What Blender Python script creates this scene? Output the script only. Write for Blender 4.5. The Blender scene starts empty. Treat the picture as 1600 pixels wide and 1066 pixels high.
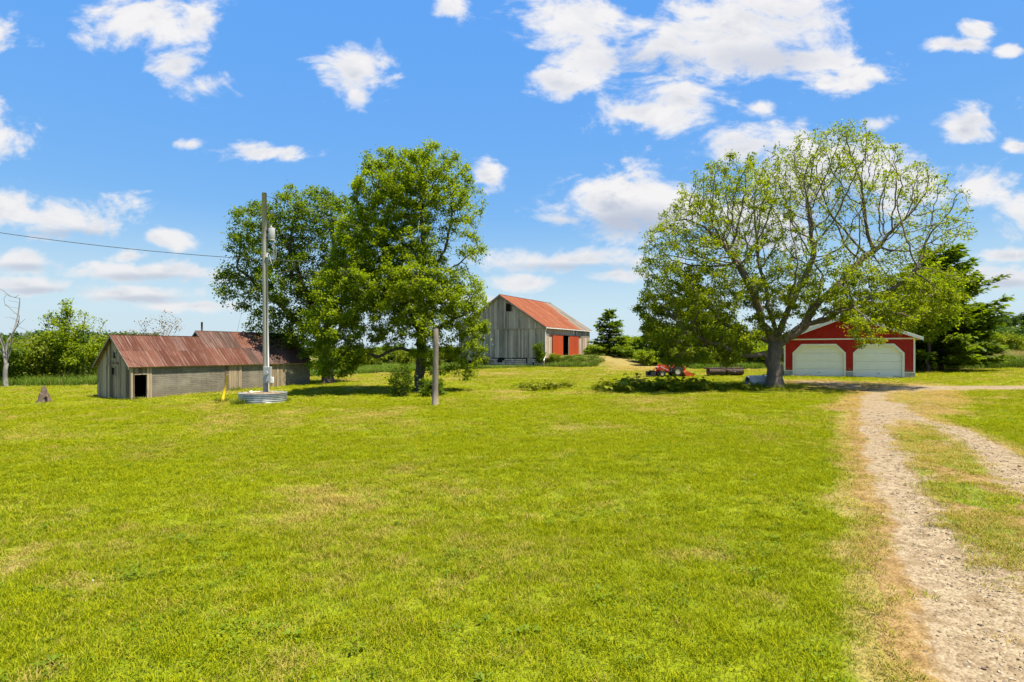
import bpy, math, random
import numpy as np
from mathutils import Vector, Matrix

# ------------------------------------------------------------------ camera, sky, sun, exposure
scn = bpy.context.scene
COL = scn.collection
CZ = 2.4                       # eye height above the lawn at the photographer's feet
F = 889.0                      # focal length in pixels of the 1600 px wide photograph
HY = 548.0                     # horizon row
cam_d = bpy.data.cameras.new('camera'); cam = bpy.data.objects.new('camera', cam_d); COL.objects.link(cam)
cam.location = (0, 0, CZ); cam.rotation_euler = (math.pi / 2, 0, 0)
cam_d.sensor_width = 36; cam_d.lens = 36 * F / 1600; cam_d.shift_y = (HY - 533) / 1600
cam_d.clip_start = 0.1; cam_d.clip_end = 9000
scn.camera = cam

ELEV = math.radians(69)
SUN = Vector((0.91, -0.41, 0)).normalized() * math.cos(ELEV) + Vector((0, 0, math.sin(ELEV)))
sd = bpy.data.lights.new('sun', 'SUN'); sun = bpy.data.objects.new('sun', sd); COL.objects.link(sun)
sd.energy = 3.9; sd.angle = math.radians(0.6); sd.color = (1.0, 0.91, 0.73)
sun.rotation_euler = SUN.to_track_quat('Z', 'Y').to_euler()

vs = scn.view_settings
vs.view_transform = 'Standard'; vs.look = 'None'; vs.exposure = 1.5; vs.gamma = 1; vs.use_curve_mapping = False
scn.cycles.max_bounces = 8; scn.cycles.diffuse_bounces = 4; scn.cycles.transmission_bounces = 6
scn.cycles.transparent_max_bounces = 6; scn.cycles.glossy_bounces = 2; scn.cycles.caustics_reflective = False
scn.cycles.caustics_refractive = False; scn.cycles.sample_clamp_indirect = 8
scn.cycles.use_adaptive_sampling = True; scn.cycles.adaptive_threshold = 0.02


class NT:
    """small helper for node trees"""
    def __init__(s, tree): s.t = tree; s.n = tree.nodes; s.l = tree.links
    def new(s, typ, ins=None, **kw):
        nd = s.n.new(typ)
        for k, v in kw.items(): setattr(nd, k, v)
        for k, v in (ins or {}).items():
            sock = nd.inputs[k]
            if isinstance(v, bpy.types.NodeSocket): s.l.new(v, sock)
            else: sock.default_value = v
        return nd
    def math(s, op, a, b=None, c=None, clamp=False):
        ins = {0: a}
        if b is not None: ins[1] = b
        if c is not None: ins[2] = c
        return s.new('ShaderNodeMath', ins, operation=op, use_clamp=clamp).outputs[0]
    def vmath(s, op, a, b=None, c=None):
        ins = {0: a}
        if b is not None: ins[1] = b
        if c is not None: ins[2] = c
        nd = s.new('ShaderNodeVectorMath', ins, operation=op)
        return nd.outputs['Value'] if op in ('LENGTH', 'DOT_PRODUCT', 'DISTANCE') else nd.outputs[0]
    def smooth(s, v, a, b, c=0.0, d=1.0):
        return s.new('ShaderNodeMapRange', {0: v, 1: a, 2: b, 3: c, 4: d}, interpolation_type='SMOOTHSTEP').outputs[0]
    def mix(s, f, a, b, blend='MIX'):
        nd = s.n.new('ShaderNodeMix'); nd.data_type = 'RGBA'; nd.blend_type = blend
        for i, v in ((0, f), (6, a), (7, b)):
            if isinstance(v, bpy.types.NodeSocket): s.l.new(v, nd.inputs[i])
            else: nd.inputs[i].default_value = v if i == 0 else (*v[:3], 1)
        return nd.outputs[2]
    def noise(s, vec, scale, detail=3.0, rough=0.5, out=0, dist=0.0):
        return s.new('ShaderNodeTexNoise', {'Vector': vec, 'Scale': scale, 'Detail': detail, 'Roughness': rough, 'Distortion': dist}).outputs[out]
    def ramp(s, v, stops):
        nd = s.new('ShaderNodeValToRGB', {0: v}); el = nd.color_ramp.elements
        while len(el) < len(stops): el.new(0.5)
        for e, (p, c) in zip(el, stops): e.position = p; e.color = (*c[:3], 1)
        return nd.outputs[0]


SKY_STRENGTH = 0.14
def build_world():
    w = bpy.data.worlds.new('World'); scn.world = w; w.use_nodes = True
    t = NT(w.node_tree); t.n.clear()
    sky = t.new('ShaderNodeTexSky', sky_type='NISHITA', sun_disc=False)
    sky.sun_elevation = ELEV; sky.sun_rotation = math.atan2(SUN.x, SUN.y)
    sky.air_density = 1.0; sky.dust_density = 0.15; sky.ozone_density = 2.2
    # clear-air sky with a soft shoulder; near the horizon the air turns pale blue
    hsv = t.new('ShaderNodeSeparateColor', {0: sky.outputs[0]}, mode='HSV')
    skyc = t.new('ShaderNodeCombineColor', {0: hsv.outputs[0], 1: t.math('MULTIPLY', hsv.outputs[1], 1.27, clamp=True), 2: t.math('MINIMUM', hsv.outputs[2], 2.3)}, mode='HSV').outputs[0]
    d = t.new('ShaderNodeTexCoord').outputs['Generated']
    sep = t.new('ShaderNodeSeparateXYZ', {0: d})
    skyc = t.mix(t.smooth(sep.outputs[2], 0.24, 0.0, 0, 0.92), skyc, (1.50, 1.90, 2.22))
    yy = t.math('MAXIMUM', sep.outputs[1], 0.12)
    P = t.new('ShaderNodeCombineXYZ', {0: t.math('DIVIDE', sep.outputs[0], yy), 1: t.math('DIVIDE', sep.outputs[2], yy), 2: 0.0}).outputs[0]
    # cumulus banks of the day, by direction: azimuth / elevation tangents with their half sizes
    cl = [(235, 22, 105, 46), (305, 28, 42, 36), (278, 108, 48, 32), (318, 136, 52, 28), (552, 118, 54, 40), (560, 150, 30, 24), (395, 238, 84, 15), (300, 225, 26, 10),
          (450, 240, 30, 13), (697, 8, 30, 24), (764, 273, 27, 23), (10, 325, 66, 34), (95, 343, 100, 36), (150, 355, 50, 20),
          (265, 373, 44, 16), (40, 405, 60, 20), (200, 400, 32, 12), (215, 425, 130, 16), (310, 428, 50, 14), (50, 448, 90, 14),
          (215, 460, 110, 13), (300, 478, 80, 9), (1160, 50, 170, 85), (1030, 70, 130, 60), (905, 30, 85, 55), (930, 85, 70, 50), (870, 130, 75, 26),
          (1290, 95, 80, 40), (1330, 118, 42, 30), (1010, 178, 100, 30), (1060, 155, 60, 30), (955, 320, 100, 52), (1060, 315, 130, 60),
          (1150, 238, 60, 34), (1250, 275, 110, 66), (1340, 260, 90, 55), (1180, 340, 120, 50), (1505, 203, 44, 30), (1372, 195, 30, 15), (1530, 285, 70, 38),
          (1440, 295, 80, 40), (890, 408, 140, 20), (820, 442, 56, 15), (960, 430, 60, 14), (1575, 432, 66, 20), (1590, 400, 60, 10), (1490, 70, 55, 13),
          (1530, 48, 30, 12), (1185, 168, 26, 14), (1590, 228, 22, 12), (700, 470, 120, 10), (1290, 130, 20, 10), (1580, 78, 26, 12),
          (1640, 320, 80, 40), (1700, 150, 90, 50), (-90, 200, 110, 50), (-60, 60, 80, 40), (900, -80, 160, 50), (400, -120, 140, 60), (1400, -90, 130, 50)]
    def field(vec):
        acc = None
        for (cx, cy, a, b) in cl:
            u, v = (cx - 800) / F, (HY - cy) / F
            sx, sy = F / (a * 1.12), F / (b * 1.15)
            l = t.vmath('LENGTH', t.vmath('MULTIPLY_ADD', vec, (sx, sy, 1), (-u * sx, -v * sy, 0)))
            acc = l if acc is None else t.math('MINIMUM', acc, l)
        return t.math('SUBTRACT', 1.0, acc)
    stretch = t.vmath('MULTIPLY', P, (1.0, 1.7, 1.0))
    n1 = t.noise(stretch, 7.0, 11.0, 0.61, dist=0.5)
    n2 = t.noise(stretch, 26.0, 6.0, 0.6)
    wob = t.math('ADD', t.math('MULTIPLY', t.math('SUBTRACT', n1, 0.5), 3.4), t.math('MULTIPLY', t.math('SUBTRACT', n2, 0.5), 1.0))
    f1 = t.math('ADD', field(P), wob)
    dens = t.smooth(f1, -0.10, 0.70)
    # the rest of the sky, behind and beside the camera, carries the same scattered cumulus
    up = t.math('MAXIMUM', sep.outputs[2], 0.04)
    Q = t.new('ShaderNodeCombineXYZ', {0: t.math('DIVIDE', sep.outputs[0], up), 1: t.math('DIVIDE', sep.outputs[1], up), 2: 3.0}).outputs[0]
    g = t.smooth(t.noise(Q, 1.1, 8.0, 0.55), 0.56, 0.70)
    front = t.smooth(sep.outputs[1], 0.25, 0.5)
    dens = t.math('ADD', t.math('MULTIPLY', dens, front), t.math('MULTIPLY', g, t.math('SUBTRACT', 1.0, front)))
    dens = t.math('MULTIPLY', dens, t.smooth(sep.outputs[2], 0.0, 0.05))
    n3 = t.noise(t.vmath('ADD', stretch, (0.012, 0.045, 0)), 7.0, 6.0, 0.55, dist=0.5)
    relief = t.smooth(t.math('SUBTRACT', n3, n1), -0.12, 0.12)       # lit from above: thicker cloud overhead shades what lies below
    grey = t.math('MULTIPLY', t.math('MULTIPLY', relief, t.smooth(f1, 0.1, 1.5)), t.smooth(sep.outputs[2], 0.95, 0.15))
    acc = None
    for (cx, cy, a, b) in [(985, 348, 130, 30), (1150, 368, 130, 30), (110, 366, 100, 14), (235, 434, 120, 10), (60, 455, 100, 9), (900, 418, 130, 11), (1575, 444, 60, 11), (1260, 315, 120, 34), (40, 418, 60, 9), (1020, 95, 120, 30), (1190, 92, 120, 34), (225, 468, 110, 9)]:
        sx, sy = F / a, F / b
        l = t.vmath('LENGTH', t.vmath('MULTIPLY_ADD', P, (sx, sy, 1), (-(cx - 800) / F * sx, -(HY - cy) / F * sy, 0)))
        acc = l if acc is None else t.math('MINIMUM', acc, l)
    under = t.smooth(t.math('SUBTRACT', t.math('ADD', 1.0, t.math('MULTIPLY', wob, 0.35)), acc), -0.2, 0.9)
    grey = t.math('MAXIMUM', grey, t.math('MULTIPLY', under, t.smooth(sep.outputs[2], 0.62, 0.2, 0.3, 0.95)))
    base = t.mix(grey, (2.42, 2.36, 2.32), (1.26, 1.38, 1.66))
    lowc = t.mix(t.smooth(sep.outputs[2], 0.28, 0.06), base, t.mix(0.35, base, (1.75, 1.85, 2.05)))
    c = t.mix(t.math('MULTIPLY', dens, 0.94), skyc, lowc)
    bg = t.new('ShaderNodeBackground', {'Color': c, 'Strength': SKY_STRENGTH})
    t.l.new(bg.outputs[0], t.new('ShaderNodeOutputWorld').inputs[0])
    w.cycles.sampling_method = 'MANUAL'; w.cycles.sample_map_resolution = 512
build_world()

# ------------------------------------------------------------------ terrain
def sstep(a, b, x):
    t = np.clip((np.asarray(x, float) - a) / (b - a), 0, 1); return t * t * (3 - 2 * t)

def _hash(ix, iy, seed):
    h = (ix.astype(np.int64) * 374761393 + iy.astype(np.int64) * 668265263 + seed * 144665) & 0x7fffffff
    h = ((h ^ (h >> 13)) * 1274126177) & 0x7fffffff
    return ((h ^ (h >> 16)) & 0xffff) / 65535.0

def vnoise(x, y, seed=0):
    x = np.asarray(x, float); y = np.asarray(y, float)
    ix = np.floor(x); iy = np.floor(y); fx = x - ix; fy = y - iy
    fx = fx * fx * (3 - 2 * fx); fy = fy * fy * (3 - 2 * fy)
    ix = ix.astype(np.int64); iy = iy.astype(np.int64)
    a = _hash(ix, iy, seed); b = _hash(ix + 1, iy, seed); c = _hash(ix, iy + 1, seed); d = _hash(ix + 1, iy + 1, seed)
    return (a + (b - a) * fx) * (1 - fy) + (c + (d - c) * fx) * fy

def fbm(x, y, seed=0, oct=4):
    v = 0; amp = 0.5; tot = 0
    for i in range(oct):
        v = v + amp * vnoise(np.asarray(x) * 2 ** i, np.asarray(y) * 2 ** i, seed + i * 17); tot += amp; amp *= 0.5
    return v / tot

BARN_O = (3.86, 66.0); BARN_A = math.radians(61.3)
def barn_local(x, y):
    dx, dy = np.asarray(x) - BARN_O[0], np.asarray(y) - BARN_O[1]
    c, s = math.cos(BARN_A), math.sin(BARN_A)
    return dx * c + dy * s, -dx * s + dy * c

_FY = [-50, 0, 20, 32, 43, 66, 85, 120, 400]; _FZ = [0, 0, 0.0, 0.05, 0.2, 0.5, 0.6, 0.6, 0.0]
def terrain(x, y):
    x = np.asarray(x, float); y = np.asarray(y, float)
    fy = np.zeros_like(x + y)
    for k in (-4, -2, 0, 2, 4): fy = fy + np.interp(y + k, _FY, _FZ) / 5
    z = 0.0185 * 45 * np.tanh(x / 45) + fy
    z = z + (fbm(x / 3.2, y / 3.2, 5, 3) - 0.5) * 0.10 * np.exp(-np.maximum(y - 60, 0) / 60)
    lx, ly = barn_local(x, y)
    ramp = sstep(-11, -3.0, ly) * (1 - sstep(1.0, 2.0, ly)) * sstep(-0.5, 2.0, lx) * (1 - sstep(11, 17, lx))
    z = z + 1.15 * ramp
    # wooded rise far away on both sides
    z = z + 17 * np.exp(-((x - 330) / 120) ** 2 - ((y - 330) / 110) ** 2) + 5 * np.exp(-((x + 260) / 150) ** 2 - ((y - 270) / 90) ** 2)
    return z

def ground_px(px, py):
    """where a sight line through the photograph meets the ground"""
    u, v = (px - 800) / F, (HY - py) / F
    lo, hi = 1.0, 140.0
    for _ in range(50):
        m = (lo + hi) / 2
        if CZ + v * m > terrain(u * m, m): lo = m
        else: hi = m
    return (u * lo, lo)

# ------------------------------------------------------------------ mesh helpers
def mesh_np(name, V, Fc, smooth=False):
    V = np.asarray(V, np.float32).reshape(-1, 3)
    me = bpy.data.meshes.new(name)
    if isinstance(Fc, np.ndarray):
        k = Fc.shape[1]; n = len(Fc)
        me.vertices.add(len(V)); me.vertices.foreach_set('co', V.ravel())
        me.loops.add(n * k); me.loops.foreach_set('vertex_index', Fc.astype(np.int32).ravel())
        me.polygons.add(n); me.polygons.foreach_set('loop_start', np.arange(0, n * k, k, dtype=np.int32))
        me.polygons.foreach_set('loop_total', np.full(n, k, np.int32))
        me.update(calc_edges=True)
    else:
        me.from_pydata([tuple(map(float, v)) for v in V], [], Fc); me.update()
    if smooth: me.polygons.foreach_set('use_smooth', np.ones(len(me.polygons), bool))
    return me

class MB:
    """collects boxes, tubes and prisms for ONE mesh"""
    def __init__(s): s.v = []; s.f = []
    def add(s, V, Fc):
        o = len(s.v); s.v += [tuple(map(float, p)) for p in V]; s.f += [tuple(i + o for i in q) for q in Fc]; return s
    def box(s, x0, y0, z0, x1, y1, z1):
        V = [(x, y, z) for z in (z0, z1) for y in (y0, y1) for x in (x0, x1)]
        return s.add(V, [(0, 2, 3, 1), (4, 5, 7, 6), (0, 1, 5, 4), (2, 6, 7, 3), (0, 4, 6, 2), (1, 3, 7, 5)])
    def tube(s, pts, r, n=10, cap=True):
        pts = [Vector(p) for p in pts]; rs = r if isinstance(r, (list, tuple)) else [r] * len(pts)
        V = []; Fc = []; ref = None
        for i, p in enumerate(pts):
            t = (pts[min(i + 1, len(pts) - 1)] - pts[max(i - 1, 0)]).normalized()
            if ref is None: ref = Vector((0, 0, 1)) if abs(t.z) < 0.9 else Vector((1, 0, 0))
            a = t.cross(ref).normalized(); b = t.cross(a).normalized(); ref = -b if False else ref
            for k in range(n):
                an = 2 * math.pi * k / n; V.append(p + (a * math.cos(an) + b * math.sin(an)) * rs[i])
        for i in range(len(pts) - 1):
            for k in range(n):
                k2 = (k + 1) % n; Fc.append((i * n + k, i * n + k2, (i + 1) * n + k2, (i + 1) * n + k))
        if cap: Fc.append(tuple(range(n))[::-1] if False else tuple(range(n))); Fc.append(tuple((len(pts) - 1) * n + k for k in range(n))[::-1])
        return s.add(V, Fc)
    def prism(s, poly, axis, a, b):
        """poly in the two other axes, extruded along axis from a to b"""
        n = len(poly); V = []
        for c in (a, b):
            for (p, q) in poly:
                V.append((c, p, q) if axis == 0 else ((p, c, q) if axis == 1 else (p, q, c)))
        Fc = [tuple(range(n))[::-1], tuple(range(n, 2 * n))] + [(i, (i + 1) % n, n + (i + 1) % n, n + i) for i in range(n)]
        return s.add(V, Fc)
    def mesh(s, name, smooth=False):
        me = bpy.data.meshes.new(name); me.from_pydata(s.v, [], s.f); me.update()
        if smooth: me.polygons.foreach_set('use_smooth', [True] * len(me.polygons))
        return me
    def build(s, name, mat, parent=None, smooth=False, loc=None, bevel=0):
        return link(name, s.mesh(name, smooth), mat, parent, loc, bevel)

def link(name, me, mat=None, parent=None, loc=None, bevel=0):
    o = bpy.data.objects.new(name, me); COL.objects.link(o)
    if mat is not None and me is not None and not me.materials: me.materials.append(mat)
    if parent: o.parent = parent
    if loc is not None: o.location = loc
    if bevel:
        m = o.modifiers.new('bevel', 'BEVEL'); m.width = bevel; m.segments = 2; m.limit_method = 'ANGLE'
    return o

def tag(o, label=None, cat=None, group=None, kind=None):
    for k, v in (('label', label), ('category', cat), ('group', group), ('kind', kind)):
        if v: o[k] = v
    return o

def thing(name, label, cat, loc=(0, 0, 0), rz=0.0, group=None):
    o = bpy.data.objects.new(name, None); COL.objects.link(o); o.empty_display_size = 0.2
    o.location = loc; o.rotation_euler = (0, 0, rz)
    return tag(o, label, cat, group)

def copy_tree(o, loc, rz, scale=1.0, label=None, group=None):
    r = o.copy(); COL.objects.link(r); r.location = loc; r.rotation_euler = (0, 0, rz)
    r.scale = scale if isinstance(scale, tuple) else (scale,) * 3
    if label: r['label'] = label
    if group: r['group'] = group
    for ch in list(o.children):
        c = ch.copy(); COL.objects.link(c); c.parent = r
        for g in list(ch.children):
            d = g.copy(); COL.objects.link(d); d.parent = c
    return r

_unit = None
def unit_box():
    global _unit
    if _unit is None: _unit = MB().box(0, 0, 0, 1, 1, 1).mesh('board')
    return _unit

_boxmesh = {}
def piece(name, mat, parent, p0, p1, rot=None):
    """one board / block: the shared unit box scaled between two corners"""
    key = mat.name
    if key not in _boxmesh:
        m = unit_box().copy(); m.materials.clear(); m.materials.append(mat); _boxmesh[key] = m
    o = bpy.data.objects.new(name, _boxmesh[key]); COL.objects.link(o); o.parent = parent
    o.location = p0; o.scale = [b - a for a, b in zip(p0, p1)]
    if rot: o.rotation_euler = rot
    return o

# ------------------------------------------------------------------ materials
def mat(name, rough=0.85):
    m = bpy.data.materials.new(name); m.use_nodes = True; t = NT(m.node_tree); t.n.clear()
    out = t.new('ShaderNodeOutputMaterial'); bs = t.new('ShaderNodeBsdfPrincipled')
    bs.inputs['Roughness'].default_value = rough; bs.inputs['Specular IOR Level'].default_value = 0.25
    t.l.new(bs.outputs[0], out.inputs[0])
    t.bs = bs; t.out = out
    return m, t
def setc(t, col):
    if isinstance(col, bpy.types.NodeSocket): t.l.new(col, t.bs.inputs['Base Color'])
    else: t.bs.inputs['Base Color'].default_value = (*col, 1)
def bump(t, h, strength=0.4, dist=0.02):
    b = t.new('ShaderNodeBump', {'Height': h, 'Strength': strength, 'Distance': dist}); t.l.new(b.outputs[0], t.bs.inputs['Normal'])
def pos(t): return t.new('ShaderNodeNewGeometry').outputs['Position']
def orand(t): return t.new('ShaderNodeObjectInfo').outputs['Random']

def weathered_wood(name, dark, light, var=0.5, streak=(14, 14, 0.9)):
    m, t = mat(name, 0.9)
    r = orand(t)
    off = t.new('ShaderNodeCombineXYZ', {0: t.math('MULTIPLY', r, 37.0), 1: t.math('MULTIPLY', r, 91.0), 2: t.math('MULTIPLY', r, 13.0)}).outputs[0]
    p = t.vmath('ADD', t.vmath('MULTIPLY', pos(t), streak), off)
    n = t.noise(p, 1.6, 6, 0.62)
    big = t.noise(t.vmath('MULTIPLY', pos(t), (0.8, 0.8, 0.35)), 1.0, 3)
    f = t.math('ADD', t.math('MULTIPLY', n, 1.0), t.math('MULTIPLY', t.math('SUBTRACT', r, 0.5), var))
    f = t.math('ADD', f, t.math('MULTIPLY', t.math('SUBTRACT', big, 0.5), 0.5))
    setc(t, t.ramp(f, [(0.22, dark), (0.5, tuple((a + b) / 2 for a, b in zip(dark, light))), (0.85, light)]))
    bump(t, n, 0.5, 0.012)
    return m

def plain(name, col, rough=0.6, var=0.12, scale=3.0, metal=0.0, bmp=0.0):
    m, t = mat(name, rough); n = t.noise(pos(t), scale, 5, 0.6)
    lo = tuple(c * (1 - var * 2) for c in col); hi = tuple(min(1, c * (1 + var)) for c in col)
    setc(t, t.ramp(n, [(0.3, lo), (0.7, hi)])); t.bs.inputs['Metallic'].default_value = metal
    if bmp: bump(t, n, bmp, 0.02)
    return m

def roof_metal(name, main, alt, streakc, along):
    """weathered sheet metal; rust runs down the slope"""
    m, t = mat(name, 0.75); r = orand(t); t.bs.inputs['Specular IOR Level'].default_value = 0.12
    ob = t.new('ShaderNodeTexCoord').outputs['Object']
    off = t.new('ShaderNodeCombineXYZ', {0: t.math('MULTIPLY', r, 50.0), 1: t.math('MULTIPLY', r, 23.0), 2: 0.0}).outputs[0]
    p = t.vmath('ADD', t.vmath('MULTIPLY', ob, (7.0, 0.8 * along, 1)), off)
    st = t.noise(p, 1.5, 6, 0.65)
    pat = t.noise(pos(t), 0.8, 5, 0.6)
    fine = t.noise(pos(t), 9.0, 4, 0.6)
    c = t.mix(t.smooth(t.math('ADD', t.math('MULTIPLY', pat, 0.6), t.math('MULTIPLY', r, 0.45)), 0.35, 0.75), main, alt)
    c = t.mix(t.smooth(st, 0.50, 0.72, 0, 0.85), c, streakc)
    c = t.mix(t.smooth(fine, 0.45, 0.75, 0, 0.35), c, tuple(x * 0.5 for x in main))
    setc(t, c)
    bump(t, fine, 0.25, 0.01)
    return m

def leaf_mat(name, c1, c2, trans=0.4, c3=None, tint=(1.25, 1.25, 0.35)):
    m = bpy.data.materials.new(name); m.use_nodes = True; t = NT(m.node_tree); t.n.clear()
    out = t.new('ShaderNodeOutputMaterial')
    g = t.new('ShaderNodeNewGeometry')
    isl = g.outputs['Random Per Island']
    n = t.noise(g.outputs['Position'], 0.55, 2)
    f = t.math('ADD', t.math('MULTIPLY', isl, 0.6), t.math('MULTIPLY', t.smooth(n, 0.3, 0.7), 0.4))
    c = t.ramp(f, [(0.1, c1), (0.75, c2), (1.0, c3 or c2)])
    d = t.new('ShaderNodeBsdfDiffuse', {'Color': c})
    tr = t.new('ShaderNodeBsdfTranslucent', {'Color': t.mix(1.0, c, tint, 'MULTIPLY')})
    gl = t.new('ShaderNodeBsdfGlossy', {'Color': (1, 1, 1, 1), 'Roughness': 0.6})
    a = t.new('ShaderNodeMixShader', {0: trans, 1: d.outputs[0], 2: tr.outputs[0]})
    b = t.new('ShaderNodeMixShader', {0: 0.012, 1: a.outputs[0], 2: gl.outputs[0]})
    t.l.new(b.outputs[0], out.inputs[0])
    return m

def bark_mat(name, dark, light):
    m, t = mat(name, 0.95)
    p = t.vmath('MULTIPLY', pos(t), (1, 1, 0.3)); n = t.noise(p, 9, 6, 0.65); b = t.noise(pos(t), 1.2, 3)
    setc(t, t.ramp(t.math('ADD', t.math('MULTIPLY', n, 0.75), t.math('MULTIPLY', b, 0.25)), [(0.32, dark), (0.68, light)]))
    bump(t, n, 0.8, 0.05)
    return m

M = {}
M['barn'] = weathered_wood('barn_boards', (0.215, 0.168, 0.122), (0.62, 0.495, 0.375), 0.45)
M['shed'] = weathered_wood('shed_boards', (0.105, 0.078, 0.050), (0.43, 0.34, 0.235), 0.6)
M['postwood'] = weathered_wood('post_wood', (0.12, 0.098, 0.076), (0.33, 0.275, 0.215), 0.1, (16, 16, 1.4))
M['pole'] = weathered_wood('pole_wood', (0.19, 0.17, 0.14), (0.42, 0.39, 0.33), 0.1, (18, 18, 0.9))
M['dark_inside'] = plain('dark_interior', (0.012, 0.011, 0.010), 0.95)
M['barn_red_door'] = weathered_wood('red_barn_door_paint', (0.30, 0.040, 0.009), (0.42, 0.066, 0.016), 0.3)
M['barn_roof_red'] = roof_metal('red_painted_roof_sheet', (0.200, 0.056, 0.024), (0.245, 0.084, 0.042), (0.27, 0.125, 0.075), 0.4)
M['barn_roof_grey'] = roof_metal('bare_grey_roof_sheet', (0.150, 0.132, 0.105), (0.205, 0.17, 0.135), (0.34, 0.20, 0.15), 0.4)
M['shed_roof'] = roof_metal('rusty_roof_sheet', (0.080, 0.028, 0.018), (0.135, 0.058, 0.040), (0.27, 0.195, 0.165), 0.5)
M['shed_roof_shaded'] = roof_metal('shaded_rusty_roof_sheet', (0.060, 0.035, 0.028), (0.115, 0.058, 0.046), (0.28, 0.21, 0.19), 0.5)  # rust darkened in its colour to stand for the tree's shade
M['white'] = plain('white_painted_metal', (0.80, 0.80, 0.78), 0.45, 0.03)
M['door_white'] = plain('white_door_paint', (0.88, 0.86, 0.83), 0.5, 0.02)
M['trim_white'] = plain('white_trim_paint', (0.80, 0.79, 0.75), 0.55, 0.05)
M['galv'] = plain('galvanized_steel', (0.40, 0.42, 0.43), 0.42, 0.2, 4.0, 0.35, 0.05)
M['grey_metal'] = plain('grey_painted_metal', (0.36, 0.37, 0.37), 0.45, 0.08)
M['wire'] = plain('black_wire', (0.06, 0.06, 0.065), 0.6)
M['yellow'] = plain('yellow_plastic', (0.78, 0.50, 0.02), 0.5, 0.08)
M['orange'] = plain('orange_paint', (0.44, 0.050, 0.014), 0.55, 0.2)
M['orange_faded'] = plain('faded_orange_paint', (0.46, 0.095, 0.030), 0.6, 0.2)
M['black'] = plain('black_paint', (0.03, 0.03, 0.032), 0.5)
M['rubber'] = plain('black_rubber', (0.025, 0.025, 0.025), 0.85)
M['rim_grey'] = plain('pale_rim_paint', (0.55, 0.50, 0.42), 0.5)
M['rust_iron'] = plain('rusty_iron', (0.085, 0.055, 0.048), 0.7, 0.3, 5.0)
M['tank_white'] = plain('grey_white_tank', (0.46, 0.48, 0.52), 0.45, 0.06)
M['soil'] = plain('dry_soil', (0.24, 0.18, 0.115), 0.95, 0.3, 8.0, 0, 0.6)
M['stone'] = plain('field_stone', (0.66, 0.53, 0.40), 0.9, 0.25, 2.2, 0, 0.4)
M['mortar'] = plain('lime_mortar', (0.62, 0.52, 0.40), 0.95, 0.15, 4)
M['concrete'] = plain('concrete_block', (0.42, 0.42, 0.40), 0.9, 0.12, 3)
M['glass'] = plain('dark_window_glass', (0.02, 0.025, 0.03), 0.08)
M['garage_roof'] = plain('pale_metal_roof', (0.62, 0.61, 0.58), 0.5, 0.06)
M['stump'] = weathered_wood('stump_wood', (0.04, 0.03, 0.025), (0.17, 0.125, 0.095), 0.1, (9, 9, 1.5))
M['bark_maple'] = bark_mat('maple_bark', (0.075, 0.058, 0.046), (0.23, 0.185, 0.15))
M['bark_dark'] = bark_mat('dark_bark', (0.04, 0.032, 0.026), (0.135, 0.105, 0.085))
M['bark_grey'] = bark_mat('grey_dead_bark', (0.13, 0.12, 0.115), (0.33, 0.31, 0.30))
M['leaf_maple'] = leaf_mat('maple_leaves', (0.135, 0.180, 0.004), (0.245, 0.300, 0.008), 0.6, (0.33, 0.355, 0.02))
M['leaf_ash'] = leaf_mat('ash_leaves', (0.130, 0.190, 0.004), (0.250, 0.325, 0.007), 0.58, (0.36, 0.41, 0.013))
M['leaf_dark'] = leaf_mat('dark_maple_leaves', (0.070, 0.122, 0.005), (0.15, 0.220, 0.008), 0.58, (0.23, 0.285, 0.014))
M['leaf_bright'] = leaf_mat('bright_shrub_leaves', (0.120, 0.165, 0.008), (0.235, 0.285, 0.012), 0.48, (0.33, 0.34, 0.025))
M['leaf_red'] = leaf_mat('reddish_sparse_leaves', (0.20, 0.14, 0.06), (0.32, 0.21, 0.10), 0.4, (0.25, 0.25, 0.08), (1.1, 1.0, 0.7))
M['needle'] = leaf_mat('conifer_needles', (0.070, 0.115, 0.006), (0.15, 0.215, 0.010), 0.5, (0.24, 0.30, 0.018))
M['leaf_bed'] = leaf_mat('broad_bed_leaves', (0.125, 0.150, 0.003), (0.24, 0.27, 0.006), 0.45, (0.34, 0.36, 0.02))
M['leaf_wood'] = leaf_mat('far_wood_leaves', (0.045, 0.090, 0.016), (0.09, 0.150, 0.022), 0.35, (0.15, 0.21, 0.03))

def red_siding():
    m, t = mat('red_ribbed_siding', 0.5); n = t.noise(t.vmath('MULTIPLY', pos(t), (1, 1, 0.4)), 3, 4)
    c = t.ramp(n, [(0.3, (0.34, 0.011, 0.008)), (0.7, (0.44, 0.020, 0.012))])
    zz = t.new('ShaderNodeSeparateXYZ', {0: pos(t)}).outputs[2]; dn = t.noise(pos(t), 5, 5, 0.7)
    dirt = t.smooth(t.math('ADD', zz, t.math('MULTIPLY', dn, 0.9)), 1.75, 1.35, 0, 0.6)        # rain-splashed dust along the foot
    setc(t, t.mix(dirt, c, (0.25, 0.13, 0.085))); return m
M['red_siding'] = red_siding()

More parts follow.
